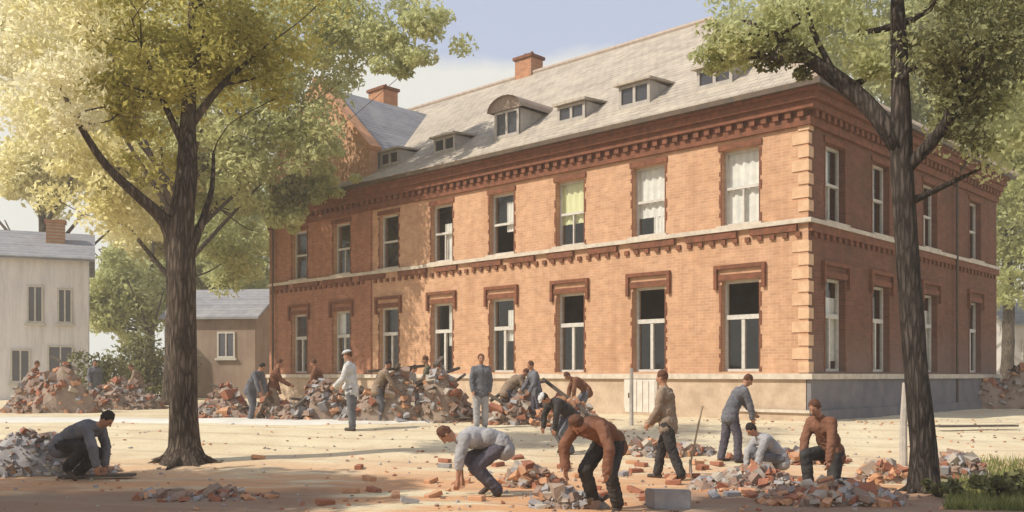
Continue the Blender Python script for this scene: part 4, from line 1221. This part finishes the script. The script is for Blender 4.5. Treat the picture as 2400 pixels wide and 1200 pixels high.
def remesh(bm, name, mats, parent, vox=.011, smooth_it=6, wob=0.0, seed=0.0, facefn=None):
    bmesh.ops.recalc_face_normals(bm, faces=bm.faces[:])
    me = bpy.data.meshes.new('tmp'); bm.to_mesh(me); bm.free()
    o = bpy.data.objects.new('tmp', me); COL.objects.link(o)
    m1 = o.modifiers.new('r', 'REMESH'); m1.mode = 'VOXEL'; m1.voxel_size = vox
    m2 = o.modifiers.new('s', 'SMOOTH'); m2.factor = .5; m2.iterations = smooth_it
    dg = bpy.context.evaluated_depsgraph_get(); dg.update()
    me2 = bpy.data.meshes.new_from_object(o.evaluated_get(dg), depsgraph=dg)
    bpy.data.objects.remove(o); bpy.data.meshes.remove(me)
    me2.name = name
    if wob:
        n_ = len(me2.vertices); co = np.empty(n_*3, np.float32); me2.vertices.foreach_get('co', co)
        no = np.empty(n_*3, np.float32); me2.vertex_normals.foreach_get('vector', no)
        co = co.reshape(-1, 3); no = no.reshape(-1, 3)
        d = np.array([(.35-abs(noise.noise(Vector((float(c[0])*11+seed, float(c[1])*7, float(c[2])*15+float(c[0])*9)))))*wob*1.1 + noise.noise(Vector((float(c[0])*34, float(c[1])*24+seed, float(c[2])*34)))*wob*.45 for c in co], np.float32)
        me2.vertices.foreach_set('co', (co+no*d[:, None]).ravel())
    me2.materials.clear()
    for m in mats: me2.materials.append(m)
    for p in me2.polygons:
        p.use_smooth = True
        if facefn: p.material_index = facefn(p.center)
        else: p.material_index = 0
    return link(name, me2, mats, parent)

def S(a): return Vector((math.sin(R(a)), 0, -math.cos(R(a))))
def person(px, py, face, label, top, bottom, pose, H=1.7, hair=HAIR_BR, hat=None, grp=None, long_coat=False, Y=None, sink=0):
    """feet at image row py (depth from the yard's slope); face = heading in degrees (0 = towards picture right, 90 = away)"""
    Y = Y or depth_for(py)
    p = at(px, Y)
    k = H/1.7
    lean = pose.get('lean', 0); hl = pose.get('head', lean*.5)
    pel = Vector((0, 0, 0))
    up = lambda a: Vector((math.sin(R(a)), 0, math.cos(R(a))))
    waist = pel + up(lean*.75)*.17
    chest = waist + up(lean)*.22
    neck = chest + up(lean*1.08)*.16
    side = Vector((0, 1, 0))
    hips = {s: pel + side*s*.09 + Vector((0, 0, -.03)) for s in (-1, 1)}
    sh = {s: chest + up(lean)*.085 + side*s*.168 for s in (-1, 1)}
    hd_dir = up(hl)
    headc = neck + hd_dir*.165
    arms = pose.get('arms', ((5, 12), (-5, 5)))
    legs = pose.get('legs', ((3, 0), (-3, 0)))
    abd = pose.get('abd', 8)
    J = {}
    for s, (ua, fa) in zip((-1, 1), arms):
        e = sh[s] + (S(ua) + side*s*math.tan(R(abd))).normalized()*.285
        w_ = e + (S(fa) - side*s*.10).normalized()*.245
        h_ = w_ + (S(fa + pose.get('wrist', 5)) - side*s*.05).normalized()*.085
        J[s] = (sh[s], e, w_, h_)
    G = {}
    lw = pose.get('stance', .03)
    for s, (ta, sa) in zip((-1, 1), legs):
        kn = hips[s] + (S(ta) + side*s*lw).normalized()*.43
        an = kn + S(sa).normalized()*.41
        G[s] = (hips[s], kn, an)
    low = min(G[s][2].z for s in G) - .085
    if pose.get('knees'): low = min(low, min(G[s][1].z for s in G) - .06)
    root = empty('person', (p.x, p.y, p.z), R(face), label, 'person', grp)
    root.scale = (k, k, k)
    off = Vector((-(G[-1][2].x+G[1][2].x)/2*0, 0, -low - .01 - sink))
    body_r = Matrix.Translation(off)
    T = lambda v: v + off
    # ---------------- body, one continuous surface
    bm = bmesh.new()
    C = lambda a, b_, ra, rb: capsule(bm, T(a), T(b_), ra, rb, 12)
    C(pel+side*.05, pel-side*.05, .105, .105); C(pel, waist, .11, .10); C(waist, chest, .10, .115)
    C(chest+side*.07, chest-side*.07, .105, .105); C(sh[1]-up(lean)*.01, sh[-1]-up(lean)*.01, .05, .05); C(chest+up(lean)*.1, neck+hd_dir*.04, .06, .05); C(neck, headc, .052, .05)
    ry = Matrix.Rotation(R(hl), 3, 'Y')
    fw = ry @ Vector((1, 0, 0))
    ellip(bm, T(headc), (.092, .073, .115), ry)
    ellip(bm, T(headc+fw*.030-hd_dir*.060), (.055, .052, .055), ry)
    capsule(bm, T(headc+fw*.086+hd_dir*.012), T(headc+fw*.104-hd_dir*.022), .010, .015, 8)
    for s in (-1, 1): ellip(bm, T(headc+side*s*.075-fw*.005-hd_dir*.005), (.018, .012, .030), ry, 1)
    for s in (-1, 1):
        a_, e, w_, h_ = J[s]
        C(a_, e, .050, .040); C(e, w_, .040, .027)
        hd = (h_-w_).normalized(); n1 = (hd.cross(side)).normalized(); lat = hd.cross(n1).normalized()
        if lat.x < 0: lat = -lat
        palm = w_ + hd*.05
        for q in (-.022, 0, .022): C(w_+lat*q*.7, w_+hd*.085+lat*q, .015, .013)
        curl = pose.get('curl', 35)
        pn = n1 if (n1.y*s < 0) else -n1                 # palm faces inwards
        pn = (side*-s).normalized()
        lat = hd.cross(pn).normalized()
        if lat.x < 0: lat = -lat
        for q, L in ((-.033, .032), (-.011, .041), (.011, .044), (.033, .038)):
            r0 = w_+hd*.088+lat*q
            d1 = (hd*math.cos(R(curl*.5))+pn*math.sin(R(curl*.5))); d2 = (hd*math.cos(R(curl*1.4))+pn*math.sin(R(curl*1.4)))
            C(r0, r0+d1*L, .0095, .009); C(r0+d1*L, r0+d1*L+d2*L*.8, .009, .0078)
            C(w_+hd*.02+lat*q*.7, r0, .012, .011)
        t0 = w_+hd*.025+lat*.03; t1 = t0+(hd*.6+lat*.7+pn*.3).normalized()*.042; C(t0, t1, .013, .011); C(t1, t1+(hd*.9+lat*.2+pn*.4).normalized()*.032, .011, .009)
    for s in (-1, 1):
        a_, kn, an = G[s]
        C(a_, kn, .082, .055); C(kn, an, .052, .036)
    eyes = [T(headc+fw*.084+side*s*.030+hd_dir*.018) for s in (-1, 1)]; mouth = T(headc+fw*.085-hd_dir*.062)
    def ff(c):
        c = Vector(c)
        if any((c-e).length < .013 for e in eyes): return 1
        d = c-mouth
        if abs(d.dot(hd_dir)) < .006 and abs(d.y) < .024 and d.length < .03: return 1
        return 0
    remesh(bm, 'body', [SKIN, EYE], root, .0095, 2, facefn=ff)
    # ---------------- jacket / shirt
    bm = bmesh.new()
    C = lambda a, b_, ra, rb: capsule(bm, T(a), T(b_), ra, rb, 12)
    hem = pel - up(lean*.4)*(.10 if not long_coat else .30)
    C(pel+side*.06, pel-side*.06, .138, .138); C(hem+side*.07, hem-side*.07, .136, .136); C(pel, waist, .145, .138); C(waist, chest, .140, .146)
    C(waist+side*.05, waist-side*.05, .130, .130)
    C(chest+side*.08, chest-side*.08, .128, .128); C(chest+up(lean)*.04+side*.09, chest+up(lean)*.04-side*.09, .10, .10); C(chest+up(lean)*.08, neck-hd_dir*.005, .085, .066)
    for s in (-1, 1): C(neck-up(lean)*.035, sh[s], .060, .066)
    for s in (-1, 1):
        a_, e, w_, h_ = J[s]
        cut = w_ if not pose.get('rolled') else e.lerp(w_, .35)
        C(a_, e, .076, .066); C(e, cut, .068, .056)
    remesh(bm, 'jacket' if not pose.get('rolled') else 'shirt', [top], root, .014, 4, wob=.014, seed=px*.01)
    # ---------------- trousers
    bm = bmesh.new()
    C = lambda a, b_, ra, rb: capsule(bm, T(a), T(b_), ra, rb, 12)
    C(pel+side*.055, pel-side*.055, .118, .118)
    for s in (-1, 1):
        a_, kn, an = G[s]
        C(a_, kn, .112, .086); C(kn, an+Vector((0, 0, .015)), .084, .074)
    remesh(bm, 'trousers', [bottom], root, .014, 4, wob=.016, seed=px*.02)
    # ---------------- shoes
    for s in (-1, 1):
        a_, kn, an = G[s]
        sa = legs[(s+1)//2][1]
        pitch = max(-60, min(0, sa*.9)) if sa < -12 else 0
        if pose.get('knees') and sa < -60: pitch = -80
        fd = Vector((math.cos(R(pitch)), 0, math.sin(R(pitch))))
        bm = bmesh.new()
        capsule(bm, T(an+Vector((0, 0, .03))), T(an+Vector((0, 0, -.02))), .048, .05, 10)
        capsule(bm, T(an-fd*.04+Vector((0, 0, -.045))), T(an+fd*.15+Vector((0, 0, -.052))), .040, .036, 10)
        remesh(bm, 'shoe', [LEATHER], root, .012, 3)
    # ---------------- hair or hat
    bm = bmesh.new()
    ellip(bm, T(headc-fw*.020+hd_dir*.030), (.092, .084, .104), ry)
    remesh(bm, 'hair', [hair], root, .011, 2, wob=.012, seed=3)
    if hat:
        bm = bmesh.new()
        c = headc+hd_dir*.085
        ellip(bm, T(c), (.108, .094, .052), ry); ellip(bm, T(c+fw*.085-hd_dir*.018), (.055, .072, .010), ry)
        remesh(bm, 'cap', [hat], root, .009, 2)
    return root, {s: root.location + Matrix.Rotation(R(face), 3, 'Z') @ (T(J[s][3])*k) for s in (-1, 1)}

# foreground and middle workers, left to right
person(152, 1126, -8, 'crouching man with black hair in a grey jacket at the lower left', C_GREY, C_BLACK,
       dict(lean=70, head=52, arms=((26, 6), (14, -2)), legs=((88, -44), (72, -46)), abd=8, stance=.14), 2.0, HAIR_B)
person(638, 984, 8, 'man in rust brown jacket striding with legs wide apart left of the rubble', C_BROWN, C_TAN,
       dict(lean=16, head=20, arms=((30, 60), (-10, 20)), legs=((24, 12), (-24, -30)), abd=10), 1.68, HAIR_BR)
person(824, 1008, 170, 'standing worker in white cap and grey trousers in front of the rubble heaps', C_WHITE, C_GREY,
       dict(lean=6, head=12, arms=((10, 35), (16, 50)), legs=((3, 0), (-4, -4)), abd=8), 1.82, HAIR_BR, hat=C_WHITE)
person(944, 975, -30, 'small worker in light grey bending over the mixed heap before the facade', C_LGREY, C_GREY,
       dict(lean=40, head=45, arms=((25, 15), (10, 20)), legs=((22, -12), (12, -16))), 1.65, HAIR_B)
person(1127, 1003, -80, 'upright man in slate grey coat and pale trousers beside the tall dark heap', C_GREY, C_LGREY,
       dict(lean=3, head=6, arms=((8, 12), (-4, 8)), legs=((2, 0), (-3, -3)), abd=12), 1.72, HAIR_BR)
person(1258, 995, 200, 'bareheaded worker in dark grey standing at the right end of the rubble line', C_GREY, C_PURP,
       dict(lean=14, head=20, arms=((20, 40), (12, 30)), legs=((6, -4), (-4, -8)), abd=12), 1.55, HAIR_BR)
person(1338, 1062, 205, 'bending worker in dark coat and white cap carrying toward the left', C_DARK, C_GREY,
       dict(lean=62, head=66, arms=((25, 8), (12, 4)), legs=((52, -34), (36, -30)), abd=8), 1.62, HAIR_B, hat=C_WHITE)
person(1172, 1160, 188, 'worker in pale grey shirt bent double over the ground in the centre foreground', C_LGREY, C_PURP,
       dict(lean=88, head=70, arms=((8, -6), (16, 4)), legs=((66, -42), (52, -44)), abd=10, rolled=1, curl=50, stance=.1), 1.92, HAIR_BR)
person(1428, 1192, -128, 'man in rust brown jacket bending forward with both arms reaching down', C_BROWN, C_DARK,
       dict(lean=74, head=80, arms=((14, 0), (14, 2)), legs=((40, -26), (36, -24)), abd=30, stance=.18), 1.86, HAIR_BR)
person(1566, 1124, 150, 'tall worker in grey brown jacket and dark trousers in mid stride', C_TAN, C_DARK,
       dict(lean=7, head=14, arms=((16, 40), (8, 36)), legs=((20, 10), (-14, -22)), abd=8), 1.74, HAIR_BR)
person(1712, 1084, 10, 'worker in slate jacket leaning to the right below the building corner', C_GREY, C_PURP,
       dict(lean=30, head=36, arms=((18, 12), (34, 40)), legs=((14, 0), (-8, -12)), abd=8), 1.66, HAIR_BR)
person(1826, 1122, 190, 'crouched worker in light grey behind the scattered bricks', C_LGREY, C_GREY,
       dict(lean=48, head=50, arms=((35, 10), (25, 10)), legs=((108, -28), (100, -34)), abd=6), 1.6, HAIR_B)
person(1948, 1150, 215, 'kneeling man in rust brown shirt and charcoal trousers near the leaning tree', C_BROWN, C_DARK,
       dict(lean=30, head=38, arms=((22, 12), (10, 6)), legs=((88, -8), (14, -84)), abd=8, knees=1), 1.78, HAIR_BR)

# the gang working along the foot of the wall
GANG = 'labourers clearing rubble along the wall'
person(587, 985, -20, 'worker in slate blue grey stooping right of the forked trunk', C_GREY, C_GREY,
       dict(lean=34, head=38, arms=((24, 16), (12, 22)), legs=((18, -4), (4, -18))), 1.62, HAIR_B, grp=GANG)
person(752, 981, 175, 'worker in rust shirt standing between the striding man and the white capped worker', C_BROWN, C_TAN,
       dict(lean=18, head=22, arms=((20, 44), (14, 40)), legs=((8, 0), (-6, -10))), 1.66, HAIR_BR, grp=GANG)
person(884, 990, 20, 'worker in tan jacket half hidden just right of the white capped worker', C_TAN, C_GREY,
       dict(lean=26, head=30, arms=((28, 30), (16, 22)), legs=((14, -6), (-2, -14))), 1.64, HAIR_B, grp=GANG)
person(1010, 984, 185, 'worker in brown coat standing against the tall dark heap', C_OLIVE, C_DARK,
       dict(lean=12, head=18, arms=((12, 36), (20, 44)), legs=((6, -2), (-6, -8))), 1.72, HAIR_BR, grp=GANG)
person(1186, 992, 15, 'stooping worker in dusty brown between the pale trousered man and the bareheaded worker', C_TAN, C_PURP,
       dict(lean=52, head=54, arms=((22, 10), (12, 6)), legs=((34, -18), (20, -20))), 1.62, HAIR_BR, grp=GANG)
person(1375, 985, 190, 'stooping worker in rust brown left of the pale post', C_BROWN, C_GREY,
       dict(lean=56, head=58, arms=((20, 8), (12, 4)), legs=((38, -20), (24, -24))), 1.6, HAIR_BR, grp=GANG)
person(222, 948, -60, 'man in slate coat standing by the red heap before the grey house', C_GREY, C_GREY,
       dict(lean=6, head=12, arms=((10, 26), (4, 14)), legs=((4, 0), (-4, -4))), 1.75, HAIR_B, grp=GANG, Y=36)
person(330, 944, 200, 'man in brown coat stooping at the heap just left of the forked trunk', C_TAN, C_TAN,
       dict(lean=30, head=34, arms=((22, 22), (14, 20)), legs=((16, -4), (4, -16))), 1.7, HAIR_BR, grp=GANG, Y=37)
person(75, 945, 10, 'man in rust jacket at the far left in front of the grey house', C_BROWN, C_OLIVE,
       dict(lean=14, head=18, arms=((16, 34), (6, 26)), legs=((8, 0), (-6, -10))), 1.7, HAIR_BR, grp=GANG, Y=33.5)

# ================================================================== HAZE (the air of a bright morning)
bm = bmesh.new(); bx(bm, -140, 140, -40, 150, -1.0, 30.0)
hz_m = bpy.data.materials.new('haze_air'); hz_m.use_nodes = True; hn = hz_m.node_tree
hn.nodes.remove(hn.nodes['Principled BSDF'])
pv = hn.nodes.new('ShaderNodeVolumePrincipled'); pv.inputs['Color'].default_value = (.96, .95, .90, 1); pv.inputs['Density'].default_value = .0016
pv.inputs['Anisotropy'].default_value = .2
hn.links.new(pv.outputs[0], hn.nodes['Material Output'].inputs['Volume'])
tag(obj('haze', bm, hz_m), 'pale morning haze over the yard', 'haze', kind='stuff')
